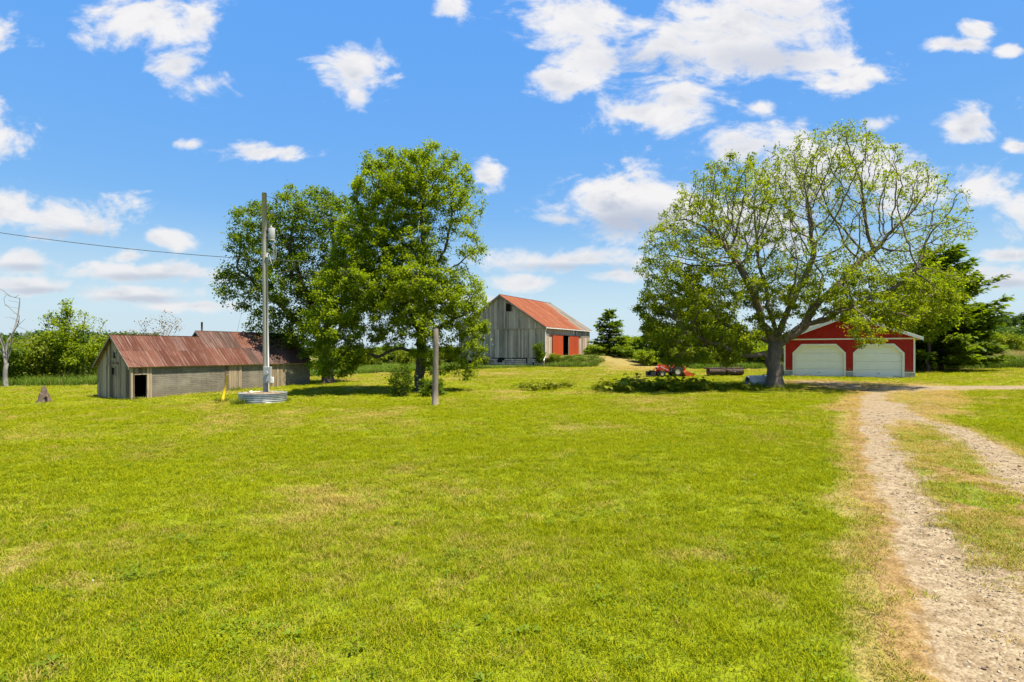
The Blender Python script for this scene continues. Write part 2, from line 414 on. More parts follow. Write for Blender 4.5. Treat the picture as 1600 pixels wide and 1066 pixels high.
def brick_paper():
    m, t = mat('brick_pattern_roll_siding', 0.92)
    ob = t.new('ShaderNodeTexCoord').outputs['Object']
    s = t.new('ShaderNodeSeparateXYZ', {0: ob})
    uv = t.new('ShaderNodeCombineXYZ', {0: s.outputs[0], 1: s.outputs[2], 2: 0.0}).outputs[0]
    w = t.vmath('ADD', uv, t.vmath('MULTIPLY', t.vmath('SUBTRACT', t.noise(ob, 0.9, 2, out=1), (0.5, 0.5, 0.5)), (0.05, 0.05, 0)))
    b = t.new('ShaderNodeTexBrick', {'Vector': w, 'Color1': (0.215, 0.19, 0.155, 1), 'Color2': (0.155, 0.138, 0.112, 1), 'Mortar': (0.075, 0.066, 0.055, 1),
              'Scale': 1.0, 'Mortar Size': 0.017, 'Mortar Smooth': 0.5, 'Bias': -0.1, 'Brick Width': 0.62, 'Row Height': 0.112})
    n = t.noise(ob, 1.1, 5, 0.65); f = t.noise(ob, 8, 4, 0.6)
    c = t.mix(t.smooth(n, 0.40, 0.68, 0, 0.7), b.outputs[0], (0.27, 0.24, 0.195))
    c = t.mix(t.smooth(f, 0.5, 0.8, 0, 0.45), c, (0.12, 0.11, 0.095))
    low = t.smooth(s.outputs[2], 0.55, -0.15, 0, 0.5)       # splash dirt near the ground
    c = t.mix(t.math('MULTIPLY', low, t.smooth(n, 0.3, 0.6)), c, (0.13, 0.105, 0.08))
    setc(t, c); bump(t, b.outputs['Fac'], -0.6, 0.02)
    return m
M['brick_paper'] = brick_paper()

# ------------------------------------------------------------------ lawn zones (real wear: dry patches, wheel tracks, straw)
def poly_px(pts): return np.array([ground_px(*p) for p in pts])
def dist_poly(x, y, P):
    x = np.asarray(x, float); y = np.asarray(y, float); best = np.full(x.shape, 1e9)
    for (ax, ay), (bx, by) in zip(P[:-1], P[1:]):
        dx, dy = bx - ax, by - ay; L = dx * dx + dy * dy + 1e-9
        t = np.clip(((x - ax) * dx + (y - ay) * dy) / L, 0, 1)
        best = np.minimum(best, np.hypot(x - ax - t * dx, y - ay - t * dy))
    return best
TR_L = poly_px([(1640, 1130), (1590, 1066), (1505, 900), (1442, 800), (1410, 740), (1385, 690), (1372, 655), (1366, 630), (1368, 612)])
TR_L = np.vstack([[TR_L[0] + (TR_L[0] - TR_L[1]) * 6], TR_L])
CEN = poly_px([(1760, 1066), (1640, 900), (1548, 800), (1490, 740), (1452, 695), (1425, 662)])
CEN = np.vstack([[CEN[0] + (CEN[0] - CEN[1]) * 3], CEN])
TR_R = poly_px([(1760, 880), (1690, 800), (1590, 740), (1520, 695), (1470, 668), (1420, 656), (1390, 632)])
TR_R = np.vstack([[TR_R[0] + (TR_R[0] - TR_R[1]) * 5], TR_R])
BR = poly_px([(1700, 607), (1600, 606), (1500, 606), (1420, 608), (1370, 611), (1320, 604), (1275, 598)])
APR = poly_px([(1260, 597), (1330, 599), (1400, 603), (1420, 620), (1385, 640)])
RAMP = np.array([(BARN_O[0] + math.cos(BARN_A) * a - math.sin(BARN_A) * b, BARN_O[1] + math.sin(BARN_A) * a + math.cos(BARN_A) * b) for a, b in ((6.8, -0.3), (6.8, -4.0), (5.6, -8.0), (0.5, -12.0), (-4.5, -12.5))])

def drive_zones(x, y):
    """gravel, straw and grass amounts on the two-track drive"""
    w = (fbm(np.asarray(x) * 1.3, np.asarray(y) * 1.3, 31, 4) - 0.5)
    dl = dist_poly(x, y, TR_L) + w * 0.45; dc = dist_poly(x, y, CEN) + w * 0.5; dr = dist_poly(x, y, TR_R) + w * 0.35
    db = dist_poly(x, y, BR) + w * 0.7; da = dist_poly(x, y, APR) + w * 1.2
    g = np.maximum(1 - sstep(0.28, 0.70, dl), 1 - sstep(0.30, 0.70, dr))
    near = 1 - sstep(5, 9, y)
    g = np.maximum(g, near * (1 - sstep(0.5, 1.2, dc)) * 0.75)
    g = np.maximum(g, (1 - sstep(0.9, 1.7, db)) * sstep(14, 22, x) * 0.95)
    inside = np.minimum.reduce([dl - 0.98, dc - 0.9, dr - 0.75, db - 1.5, da - 2.1])
    return g, inside, da

def lawn_dry(x, y):
    x = np.asarray(x, float); y = np.asarray(y, float)
    n = fbm(x / 2.6 + 7, y / 2.2, 3, 5); n2 = fbm(x / 9 + 3, y / 6, 11, 3)
    d = sstep(0.54, 0.74, n) * 0.55 + sstep(0.5, 0.7, n2) * 0.15 + sstep(0.66, 0.78, fbm(x / 0.6, y / 0.6, 19, 3)) * 0.6
    d = d + sstep(40, 52, y) * 0.40 * (0.4 + fbm(x / 4, y / 4, 8, 3))
    g, ins, da = drive_zones(x, y)
    d = d + 0.95 * (1 - sstep(-0.1, 0.32, ins))
    d = d + 0.4 * (1 - sstep(0.0, 4.5, da)) + (1 - sstep(2.4, 4.4, dist_poly(x, y, RAMP))) * 1.0
    return np.clip(d, 0, 1.2)

def add_attr(me, name, arr):
    a = me.attributes.new(name, 'FLOAT', 'POINT'); a.data.foreach_set('value', np.asarray(arr, np.float32).ravel())

def spaced(marks):
    out = []
    for (a, b, s) in marks: out += list(np.arange(a, b, s))
    return np.array(out + [marks[-1][1]])

def lawn_material():
    m, t = mat('lawn', 0.95); t.bs.inputs['Specular IOR Level'].default_value = 0.05
    p = pos(t); dry = t.new('ShaderNodeAttribute', attribute_name='dry').outputs['Fac']; fld = t.new('ShaderNodeAttribute', attribute_name='field').outputs['Fac']
    a = t.noise(p, 0.35, 4, 0.6); b = t.noise(p, 3.0, 5, 0.65); c = t.noise(p, 22.0, 4, 0.7)
    f = t.math('ADD', t.math('MULTIPLY', a, 0.45), t.math('MULTIPLY', b, 0.55))
    col = t.ramp(f, [(0.30, (0.105, 0.150, 0.005)), (0.5, (0.180, 0.220, 0.007)), (0.68, (0.26, 0.275, 0.012))])
    col = t.mix(t.math('MULTIPLY', fld, 0.9), col, t.ramp(b, [(0.3, (0.08, 0.135, 0.010)), (0.7, (0.19, 0.215, 0.03))]))
    dd = t.math('ADD', dry, t.math('MULTIPLY', t.math('SUBTRACT', b, 0.5), 1.1))
    col = t.mix(t.smooth(dd, 0.30, 1.05, 0, 0.85), col, (0.31, 0.225, 0.085))
    col = t.mix(t.smooth(c, 0.60, 0.34, 0, 0.7), col, (0.055, 0.062, 0.014))
    setc(t, col); bump(t, t.math('ADD', c, b), 0.7, 0.03)
    return m
M['lawn'] = lawn_material()

# edge of the mown lawn: beyond it the grass stands long
EDGE = [(-70, 43), (-34, 43.5), (-24, 47), (-14, 56), (-8, 60), (-2, 63), (1.2, 64), (3.6, 65.0), (5.0, 63.2), (8, 61.5), (10.5, 64.5), (13, 61), (16, 55), (22, 52), (30, 49.5), (45, 47.5), (70, 46)]
def field_amt(x, y):
    ey = np.interp(x, [e[0] for e in EDGE], [e[1] for e in EDGE])
    return sstep(-0.5, 0.6, y - ey + (fbm(np.asarray(x) / 1.5, np.asarray(y) / 1.5, 77, 2) - 0.5) * 1.2)

def build_ground():
    xs = spaced([(-3000, -600, 400), (-600, -120, 24), (-120, -45, 3), (-45, -14, 0.5), (-14, 16, 0.25), (16, 45, 0.5), (45, 120, 3), (120, 600, 20), (600, 3000, 400)])
    ys = spaced([(-200, -20, 30), (-20, 2, 2), (2, 16, 0.25), (16, 82, 0.5), (82, 130, 3), (130, 520, 15), (520, 4000, 300)])
    X, Y = np.meshgrid(xs, ys); nx, ny = len(xs), len(ys)
    Z = terrain(X, Y)
    V = np.stack([X, Y, Z], -1).reshape(-1, 3)
    i = np.arange(ny - 1)[:, None] * nx + np.arange(nx - 1)[None, :]
    Fc = np.stack([i, i + 1, i + nx + 1, i + nx], -1).reshape(-1, 4)
    me = mesh_np('ground', V, Fc, True)
    add_attr(me, 'dry', lawn_dry(X, Y)); add_attr(me, 'field', field_amt(X, Y))
    o = link('ground', me, M['lawn']); tag(o, 'mown yellow-green farmyard lawn running out to the fields', 'ground', kind='structure')
build_ground()

def drive_material():
    m, t = mat('gravel_drive', 0.95); t.bs.inputs['Specular IOR Level'].default_value = 0.1
    p = pos(t); gr = t.new('ShaderNodeAttribute', attribute_name='gravel').outputs['Fac']
    grn = t.new('ShaderNodeAttribute', attribute_name='green').outputs['Fac']
    a = t.noise(p, 1.4, 5, 0.65); b = t.noise(p, 7.0, 5, 0.65)
    vo = t.new('ShaderNodeTexVoronoi', {'Vector': p, 'Scale': 38.0}, feature='F1')
    vo2 = t.new('ShaderNodeTexVoronoi', {'Vector': p, 'Scale': 13.0}, feature='F1')
    st = t.mix(0.45, vo.outputs['Color'], vo2.outputs['Color'])
    bw = t.new('ShaderNodeRGBToBW', {0: st}).outputs[0]
    grav = t.ramp(t.math('ADD', t.math('MULTIPLY', bw, 0.6), t.math('MULTIPLY', b, 0.5)), [(0.25, (0.095, 0.064, 0.034)), (0.48, (0.225, 0.168, 0.102)), (0.85, (0.39, 0.315, 0.21))])
    straw = t.ramp(t.math('ADD', t.math('MULTIPLY', b, 0.7), t.math('MULTIPLY', bw, 0.25)), [(0.3, (0.125, 0.074, 0.026)), (0.5, (0.245, 0.158, 0.062)), (0.72, (0.37, 0.255, 0.115))])
    k = t.math('ADD', gr, t.math('MULTIPLY', t.math('SUBTRACT', a, 0.5), 1.2))
    k = t.math('ADD', k, t.math('MULTIPLY', t.math('SUBTRACT', b, 0.5), 1.3))
    col = t.mix(t.smooth(k, 0.25, 0.85), straw, grav)
    col = t.mix(t.smooth(t.noise(p, 2.6, 6, 0.7), 0.52, 0.70, 0, 0.75), col, (0.17, 0.115, 0.055))
    gk = t.math('ADD', grn, t.math('MULTIPLY', t.math('SUBTRACT', b, 0.5), 1.5))
    col = t.mix(t.smooth(gk, 0.45, 0.85), col, t.ramp(b, [(0.35, (0.09, 0.14, 0.014)), (0.65, (0.19, 0.22, 0.03))]))
    setc(t, col)
    bump(t, t.math('ADD', t.math('MULTIPLY', vo.outputs['Distance'], -1.0), b), 0.8, 0.02)
    return m
M['drive'] = drive_material()

def drive_green(x, y):
    w = fbm(np.asarray(x) * 1.6, np.asarray(y) * 1.6, 55, 4)
    dc = dist_poly(x, y, CEN)
    g = (1 - sstep(0.35, 0.85, dc)) * sstep(4.5, 8.0, y) * (1 - sstep(15, 19, y)) * (0.25 + 0.75 * sstep(0.40, 0.56, w))
    return g

def build_drive():
    xs = spaced([(-1, 16, 0.10), (16, 60, 0.25)]); ys = spaced([(-6, 2.5, 0.5), (2.5, 22, 0.10), (22, 46, 0.25)])
    X, Y = np.meshgrid(xs, ys); nx, ny = len(xs), len(ys)
    g, ins, da = drive_zones(X, Y)
    keep = ins < 0.0
    i = np.arange(ny - 1)[:, None] * nx + np.arange(nx - 1)[None, :]
    Fc = np.stack([i, i + 1, i + nx + 1, i + nx], -1)
    kf = keep[:-1, :-1] & keep[1:, :-1] & keep[:-1, 1:] & keep[1:, 1:]
    Fc = Fc[kf]
    used = np.unique(Fc); remap = np.zeros(nx * ny, int); remap[used] = np.arange(len(used))
    rut = np.maximum(1 - sstep(0.1, 0.6, dist_poly(X, Y, TR_L)), 1 - sstep(0.1, 0.6, dist_poly(X, Y, TR_R)))
    Z = terrain(X, Y) - 0.014 + 0.03 * sstep(0, 0.4, -ins) - 0.012 * rut
    V = np.stack([X, Y, Z], -1).reshape(-1, 3)[used]
    me = mesh_np('driveway', V, remap[Fc].reshape(-1, 4), True)
    apron = 1 - sstep(0, 3.2, da)
    add_attr(me, 'gravel', (np.maximum(g, apron * 0.42)).reshape(-1)[used]); add_attr(me, 'green', np.maximum(drive_green(X, Y), apron * 0.62 * (1 - g)).reshape(-1)[used])
    o = link('driveway', me, M['drive']); tag(o, 'pale gravel two-track driveway curving to the red garage', 'driveway', kind='structure')
build_drive()

# ------------------------------------------------------------------ grass blades (uncountable: stuff)
def blade_clump(name, n, h, r, w, rng, lean=0.5, seg=2):
    V = []; Fc = []
    for _ in range(n):
        a = rng.uniform(0, 6.283); rr = r * math.sqrt(rng.random()); bx, by = rr * math.cos(a), rr * math.sin(a)
        d = rng.uniform(0, 6.283); hh = h * rng.uniform(0.55, 1.15); ln = hh * lean * rng.uniform(0.2, 1.3); ww = w * rng.uniform(0.7, 1.3)
        px, py = -math.sin(d) * ww / 2, math.cos(d) * ww / 2; lx, ly = math.cos(d) * ln, math.sin(d) * ln
        o = len(V)
        V += [(bx - px, by - py, 0), (bx + px, by + py, 0), (bx + lx * 0.35 - px * 0.8, by + ly * 0.35 - py * 0.8, hh * 0.62), (bx + lx * 0.35 + px * 0.8, by + ly * 0.35 + py * 0.8, hh * 0.62), (bx + lx, by + ly, hh)]
        Fc += [(o, o + 1, o + 3, o + 2), (o + 2, o + 3, o + 4)]
    me = bpy.data.meshes.new(name); me.from_pydata(V, [], Fc); me.update()
    return me

def grass_material(name, greens, straw, trans=0.35):
    m = bpy.data.materials.new(name); m.use_nodes = True; t = NT(m.node_tree); t.n.clear()
    out = t.new('ShaderNodeOutputMaterial')
    tint = t.new('ShaderNodeAttribute', attribute_name='tint', attribute_type='INSTANCER').outputs['Fac']
    isl = t.new('ShaderNodeNewGeometry').outputs['Random Per Island']
    c = t.ramp(isl, [(0.0, greens[0]), (0.5, greens[1]), (1.0, greens[2])])
    f = t.math('ADD', tint, t.math('MULTIPLY', t.math('SUBTRACT', isl, 0.5), 0.9))
    c = t.mix(t.smooth(f, 0.42, 1.15, 0, 0.9), c, straw)
    d = t.new('ShaderNodeBsdfDiffuse', {'Color': c}); tr = t.new('ShaderNodeBsdfTranslucent', {'Color': t.mix(1.0, c, (1.15, 1.1, 0.6), 'MULTIPLY')})
    a = t.new('ShaderNodeMixShader', {0: trans, 1: d.outputs[0], 2: tr.outputs[0]})
    t.l.new(a.outputs[0], out.inputs[0])
    return m
M['grass'] = grass_material('grass_blades', [(0.080, 0.122, 0.003), (0.215, 0.262, 0.005), (0.39, 0.39, 0.014)], (0.46, 0.34, 0.11))
M['tallgrass'] = grass_material('long_grass_blades', [(0.055, 0.12, 0.012), (0.10, 0.17, 0.018), (0.16, 0.22, 0.03)], (0.34, 0.27, 0.13))

def scatter(name, P, rot, sc, vi, tint, meshes, mt):
    n = len(P)
    me = bpy.data.meshes.new(name); me.vertices.add(n); me.vertices.foreach_set('co', np.asarray(P, np.float32).ravel())
    for nm, typ, arr, key in (('rot', 'FLOAT_VECTOR', rot, 'vector'), ('sc', 'FLOAT_VECTOR', sc, 'vector'), ('vi', 'INT', vi, 'value'), ('tint', 'FLOAT', tint, 'value')):
        a = me.attributes.new(nm, typ, 'POINT'); a.data.foreach_set(key, np.asarray(arr, np.int32 if typ == 'INT' else np.float32).ravel())
    o = bpy.data.objects.new(name, me); COL.objects.link(o)
    ng = bpy.data.node_groups.new(name + '_scatter', 'GeometryNodeTree')
    ng.interface.new_socket('Geometry', in_out='INPUT', socket_type='NodeSocketGeometry')
    ng.interface.new_socket('Geometry', in_out='OUTPUT', socket_type='NodeSocketGeometry')
    N, L = ng.nodes, ng.links
    gi = N.new('NodeGroupInput'); go = N.new('NodeGroupOutput')
    ip = N.new('GeometryNodeInstanceOnPoints'); ip.inputs['Pick Instance'].default_value = True
    jn = N.new('GeometryNodeGeometryToInstance')
    for k, ms in reversed(list(enumerate(meshes))):
        if not ms.materials: ms.materials.append(mt)
        so = bpy.data.objects.new('%s_source' % name, ms)
        oi = N.new('GeometryNodeObjectInfo'); oi.inputs['Object'].default_value = so; oi.inputs['As Instance'].default_value = False
        L.new(oi.outputs['Geometry'], jn.inputs[0])
    def attr(nm, dt):
        a = N.new('GeometryNodeInputNamedAttribute'); a.data_type = dt; a.inputs['Name'].default_value = nm
        return [s for s in a.outputs if s.enabled and s.name == 'Attribute'][0]
    L.new(gi.outputs[0], ip.inputs['Points']); L.new(jn.outputs[0], ip.inputs['Instance'])
    L.new(attr('vi', 'INT'), ip.inputs['Instance Index'])
    e2r = N.new('FunctionNodeEulerToRotation'); L.new(attr('rot', 'FLOAT_VECTOR'), e2r.inputs[0]); L.new(e2r.outputs[0], ip.inputs['Rotation'])
    L.new(attr('sc', 'FLOAT_VECTOR'), ip.inputs['Scale']); L.new(ip.outputs[0], go.inputs[0])
    md = o.modifiers.new('scatter', 'NODES'); md.node_group = ng
    me.materials.append(mt)
    return o

nrng = np.random.default_rng(4)
def wedge(y0, y1, dens, pad=2.0):
    A = 0.93 * 2 * (y1 ** 2 - y0 ** 2) / 2 + 2 * pad * (y1 - y0); n = int(A * dens)
    y = np.sqrt(nrng.uniform(y0 ** 2, y1 ** 2, n)); x = nrng.uniform(-1, 1, n) * (0.93 * y + pad)
    return x, y

def build_lawn_grass():
    rng = random.Random(2)
    meshes = [blade_clump('grass_clump', 60, 0.046 * k, 0.14, 0.0056, rng, 1.3) for k in (0.8, 1.0, 1.25, 0.65)]
    zs = [(2.2, 8.0, 120, 1.0, 1.0), (8.0, 16.0, 70, 1.3, 1.05), (16, 28, 30, 1.9, 1.1), (28, 66, 8, 3.2, 1.15)]
    P = []; R = []; S = []; T = []; VI = []
    for (a, b, dn, sx, sz) in zs:
        x, y = wedge(a, b, dn)
        g, ins, da = drive_zones(x, y); gn = drive_green(x, y); fl = field_amt(x, y)
        r = nrng.random(len(x))
        dry = lawn_dry(x, y)
        fringe = (1 - g) * (1 - sstep(0.1, 0.55, -ins)) * 0.4
        keep = np.where(ins < 0.05, r < np.clip(gn * 1.1 + 0.05 * (1 - g) + fringe + 0.35 * (da < 1.9) * (1 - g), 0, 1), r < 1 - 0.35 * np.clip(dry - 0.2, 0, 1)) & (fl < 0.6)
        x, y, dry, ins = x[keep], y[keep], dry[keep], ins[keep]
        n = len(x); h = (0.85 + 0.3 * fbm(x / 0.9, y / 0.9, 41, 3) + 0.3 * (nrng.random(n) > 0.93)) * sz
        h = np.where(dry > 0.6, h * 0.75, h)
        P.append(np.stack([x, y, terrain(x, y) - 0.004 + np.where(ins < 0, 0.02, 0)], -1))
        R.append(np.stack([nrng.normal(0, 0.12, n), nrng.normal(0, 0.12, n), nrng.uniform(0, 6.28, n)], -1))
        S.append(np.stack([np.full(n, sx), np.full(n, sx), h], -1)); T.append(np.where(ins < 0.05, dry * 0.95, dry * 0.85) + 0.05 + nrng.normal(0, 0.26, n) + (fbm(x / 1.7, y / 1.7, 91, 4) - 0.5) * 1.1 + 0.06 + (fbm(x / 5, y / 4, 97, 3) - 0.5) * 0.6 - 0.30 * (1 - sstep(7, 16, y)) * sstep(0, 2.5, x) + 0.10 * np.sin((x * 0.93 + y * 0.30 + 0.6 * np.sin(y / 6)) * 2 * math.pi / 2.1))
        VI.append(nrng.integers(0, 4, n))
    o = scatter('lawn_grass', np.vstack(P), np.vstack(R), np.vstack(S), np.hstack(VI), np.hstack(T), meshes, M['grass'])
    tag(o, 'short mown grass blades covering the yard', 'grass', kind='stuff')
build_lawn_grass()

def build_lawn_weeds():
    rng = random.Random(9); meshes = []
    for kind in range(3):
        V = []; Fc = []
        for _ in range((26, 16, 34)[kind]):
            a = rng.uniform(0, 6.283); rr = (0.11, 0.05, 0.16)[kind] * math.sqrt(rng.random()); L = (0.026, 0.050, 0.022)[kind] * rng.uniform(0.7, 1.3); w = L * (0.42, 0.16, 0.45)[kind]; z = rng.uniform(0.022, 0.05)
            c, sn = math.cos(a), math.sin(a); b0 = Vector((c * rr, sn * rr, z)); d = Vector((c, sn, rng.uniform(-0.2, 0.5))).normalized(); sd_ = d.cross(Vector((0, 0, 1))).normalized(); o = len(V)
            V += [b0, b0 + d * L * 0.5 + sd_ * w, b0 + d * L, b0 + d * L * 0.5 - sd_ * w]; Fc.append((o, o + 1, o + 2, o + 3))
        me = bpy.data.meshes.new('weed'); me.from_pydata([tuple(v) for v in V], [], Fc); me.update(); meshes.append(me)
    P = []
    for (a, b, dn) in ((2.2, 9, 7.0), (9, 20, 3.0)):
        x, y = wedge(a, b, dn); P.append(np.stack([x, y], -1))
    P = np.vstack(P); x, y = P[:, 0], P[:, 1]; g, ins, da = drive_zones(x, y)
    k = (ins > 0.1) & (fbm(x / 1.4, y / 1.4, 71, 3) > 0.47); x, y = x[k], y[k]; n = len(x); s = nrng.uniform(0.7, 1.5, n)
    mt = leaf_mat('lawn_weed_leaves', (0.085, 0.140, 0.004), (0.15, 0.22, 0.007), 0.35, (0.25, 0.30, 0.015))
    o = scatter('lawn_weeds', np.stack([x, y, terrain(x, y)], -1), np.stack([np.zeros(n), np.zeros(n), nrng.uniform(0, 6.28, n)], -1), np.stack([s, s, s], -1), nrng.integers(0, 3, n), np.zeros(n), meshes, mt)
    tag(o, 'clover and broad-leaved weeds scattered through the lawn', 'weeds', kind='stuff')
    # clover heads
    fl = MB().tube([(0, 0, 0.03), (0, 0, 0.045), (0, 0, 0.06), (0, 0, 0.068)], [0.004, 0.012, 0.011, 0.003], 6).mesh('clover_head')
    x, y = wedge(3, 22, 0.12); g, ins, da = drive_zones(x, y); k = (ins > 0.2) & (fbm(x / 2.5, y / 2.5, 73, 2) > 0.5); x, y = x[k], y[k]; n = len(x); s = nrng.uniform(0.45, 0.8, n)
    o = scatter('clover_flowers', np.stack([x, y, terrain(x, y)], -1), np.zeros((n, 3)), np.stack([s, s, s], -1), np.zeros(n), np.zeros(n), [fl], plain('clover_white', (0.62, 0.60, 0.50), 0.9))
    tag(o, 'tiny white clover flowers dotted over the lawn', 'flowers', kind='stuff')
build_lawn_weeds()

def build_stones():
    rng = np.random.default_rng(12); meshes = []
    for k in range(5):
        d = np.array([(x, y, z) for x in (-1, 0, 1) for y in (-1, 0, 1) for z in (-1, 0, 1) if (x, y, z) != (0, 0, 0)], float); d /= np.linalg.norm(d, axis=1)[:, None]
        d *= rng.uniform(0.75, 1.15, (len(d), 1)); d *= np.array([1.0, 0.8, 0.55])
        import bmesh
        bm = bmesh.new(); [bm.verts.new(tuple(v)) for v in d]; bmesh.ops.convex_hull(bm, input=bm.verts); me = bpy.data.meshes.new('gravel_stone'); bm.to_mesh(me); bm.free(); meshes.append(me)
    xs = rng.uniform(2, 17, 90000); ys = rng.uniform(2.2, 20, 90000); g, ins, da = drive_zones(xs, ys); gn = drive_green(xs, ys)
    p = np.clip(g * (1 - gn) * (0.25 + 1.3 * fbm(xs / 0.5, ys / 0.5, 83, 3) - 0.35), 0, 1) * np.where(ys < 9, 1.0, 0.45)
    k = (ins < -0.05) & (rng.random(len(xs)) < p); x, y = xs[k], ys[k]; n = len(x); s = np.exp(rng.normal(-4.75, 0.45, n)) * np.where(y > 9, 1.4, 1.0)
    m, t = mat('loose_gravel', 0.9); tint = t.new('ShaderNodeAttribute', attribute_name='tint', attribute_type='INSTANCER').outputs['Fac']
    setc(t, t.ramp(tint, [(0.0, (0.10, 0.07, 0.045)), (0.45, (0.22, 0.17, 0.11)), (0.8, (0.33, 0.27, 0.19)), (1.0, (0.43, 0.37, 0.29))]))
    o = scatter('gravel_stones', np.stack([x, y, terrain(x, y) + 0.008], -1), rng.uniform(0, 6.28, (n, 3)) * np.array([0.08, 0.08, 1]), np.stack([s, s, s], -1), rng.integers(0, 5, n), rng.random(n), meshes, m)
    tag(o, 'loose gravel stones lying in the wheel tracks', 'gravel', kind='stuff')
build_stones()

def build_tall_grass():
    rng = random.Random(5)
    meshes = [blade_clump('long_grass_clump', 38, 0.75 * k, 0.30, 0.022, rng, 0.55) for k in (0.8, 1.0, 1.2)]
    def band(x0, x1, y0, y1, dens):
        n = int((x1 - x0) * (y1 - y0) * dens); return nrng.uniform(x0, x1, n), nrng.uniform(y0, y1, n)
    parts = [band(-48, 60, 42, 70, 3.0), band(-90, 120, 70, 120, 0.9), band(-10, 30, 58, 70, 4)]
    x = np.hstack([p[0] for p in parts]); y = np.hstack([p[1] for p in parts])
    lx, ly = barn_local(x, y)
    inb = (lx > 0) & (lx < 14.2) & (ly > 0) & (ly < 12)
    path = dist_poly(x, y, RAMP) < 3.2 + 1.0 * fbm(x, y, 64, 2)
    door = (lx > 2.0) & (lx < 11) & (ly < 0) & (ly > -2.6)
    keep = (field_amt(x, y) > 0.5) & ~inb & ~path & ~door & (np.abs(x / y) < 1.05)
    x, y = x[keep], y[keep]; n = len(x)
    far = 1 + sstep(60, 110, y)
    ey = np.interp(x, [e[0] for e in EDGE], [e[1] for e in EDGE])
    right = sstep(24, 30, x); mid = sstep(-24, -16, x) * (1 - right)
    h = (0.55 + 0.5 * fbm(x / 3, y / 3, 13, 3)) * (1 + 0.45 * right - 0.25 * mid)
    lx, ly = barn_local(x, y); h = np.where((lx > -6) & (lx < 0.5) & (ly > -1) & (ly < 13), h * 0.5, h); h = np.where((lx > 1) & (lx < 12) & (ly > -5) & (ly < 0), h * 0.35, h)
    t = 0.15 + 0.35 * fbm(x / 5, y / 5, 23, 3) + right * sstep(3, 10, y - ey) * 0.75 + sstep(75, 95, y) * 0.3
    o = scatter('long_grass', np.stack([x, y, terrain(x, y) - 0.02], -1), np.stack([nrng.normal(0, .1, n), nrng.normal(0, .1, n), nrng.uniform(0, 6.28, n)], -1),
                np.stack([1.3 * far, 1.3 * far, h], -1), nrng.integers(0, 3, n), t, meshes, M['tallgrass'])
    tag(o, 'long uncut grass along the edge of the fields', 'long grass', kind='stuff')
build_tall_grass()

# ------------------------------------------------------------------ buildings
def loc2(o, a, x, y):
    return (o[0] + math.cos(a) * x - math.sin(a) * y, o[1] + math.sin(a) * x + math.cos(a) * y)

_sheet = {}
def roof_sheet(mt, parent, origin, ex, ey, sx, sy, ribs=5):
    """one ribbed metal sheet laid on a slope: origin is its lower corner, ex along the eave, ey up the slope"""
    key = (mt.name, ribs)
    if key not in _sheet:
        prof = []
        for k in range(ribs):
            b = k / ribs
            prof += [(b, 0), (b + 0.10 / ribs, 0.018), (b + 0.24 / ribs, 0.018), (b + 0.34 / ribs, 0)]
        prof.append((1.0, 0.0))
        V = [(x, 0, z) for x, z in prof] + [(x, 1, z) for x, z in prof]; n = len(prof)
        me = bpy.data.meshes.new('roof_sheet'); me.from_pydata(V, [], [(i, i + 1, n + i + 1, n + i) for i in range(n - 1)]); me.update(); me.materials.append(mt)
        _sheet[key] = me
    o = bpy.data.objects.new('roof_sheet', _sheet[key]); COL.objects.link(o); o.parent = parent
    ex = Vector(ex).normalized(); ey = Vector(ey).normalized(); ez = ex.cross(ey)
    m = Matrix((ex, ey, ez)).transposed().to_4x4(); m = Matrix.Translation(origin) @ m @ Matrix.Diagonal((sx, sy, 1, 1))
    o.matrix_local = m
    return o

def gable_boards(parent, mt, x, w, top, bot, rng, bw=0.26, thick=0.03, skip=None, y0=0.0, y1=None, gap=0.010):
    """upright boards on a gable end; top(y), bot(y) give their ends"""
    y = y0; y1 = w if y1 is None else y1
    while y < y1 - 0.02:
        b = min(bw * rng.uniform(0.75, 1.25), y1 - y); ya, yb = y + gap, y + b - gap
        segs = [(bot((ya + yb) / 2) + rng.uniform(-0.04, 0.03), None)]
        if skip and ya < skip[1] and yb > skip[0]:
            segs = [(segs[0][0], skip[2]), (skip[3], None)]
        for (zb, zt) in segs:
            ta = top(ya) if zt is None else min(zt, top(ya)); tb = top(yb) if zt is None else min(zt, top(yb))
            if min(ta, tb) - zb < 0.02: continue
            dx = rng.uniform(0, 0.012)
            MB().prism([(ya, zb), (yb, zb), (yb, tb), (ya, ta)], 0, x - thick - dx, x - dx).build('board', mt, parent)
        y += b

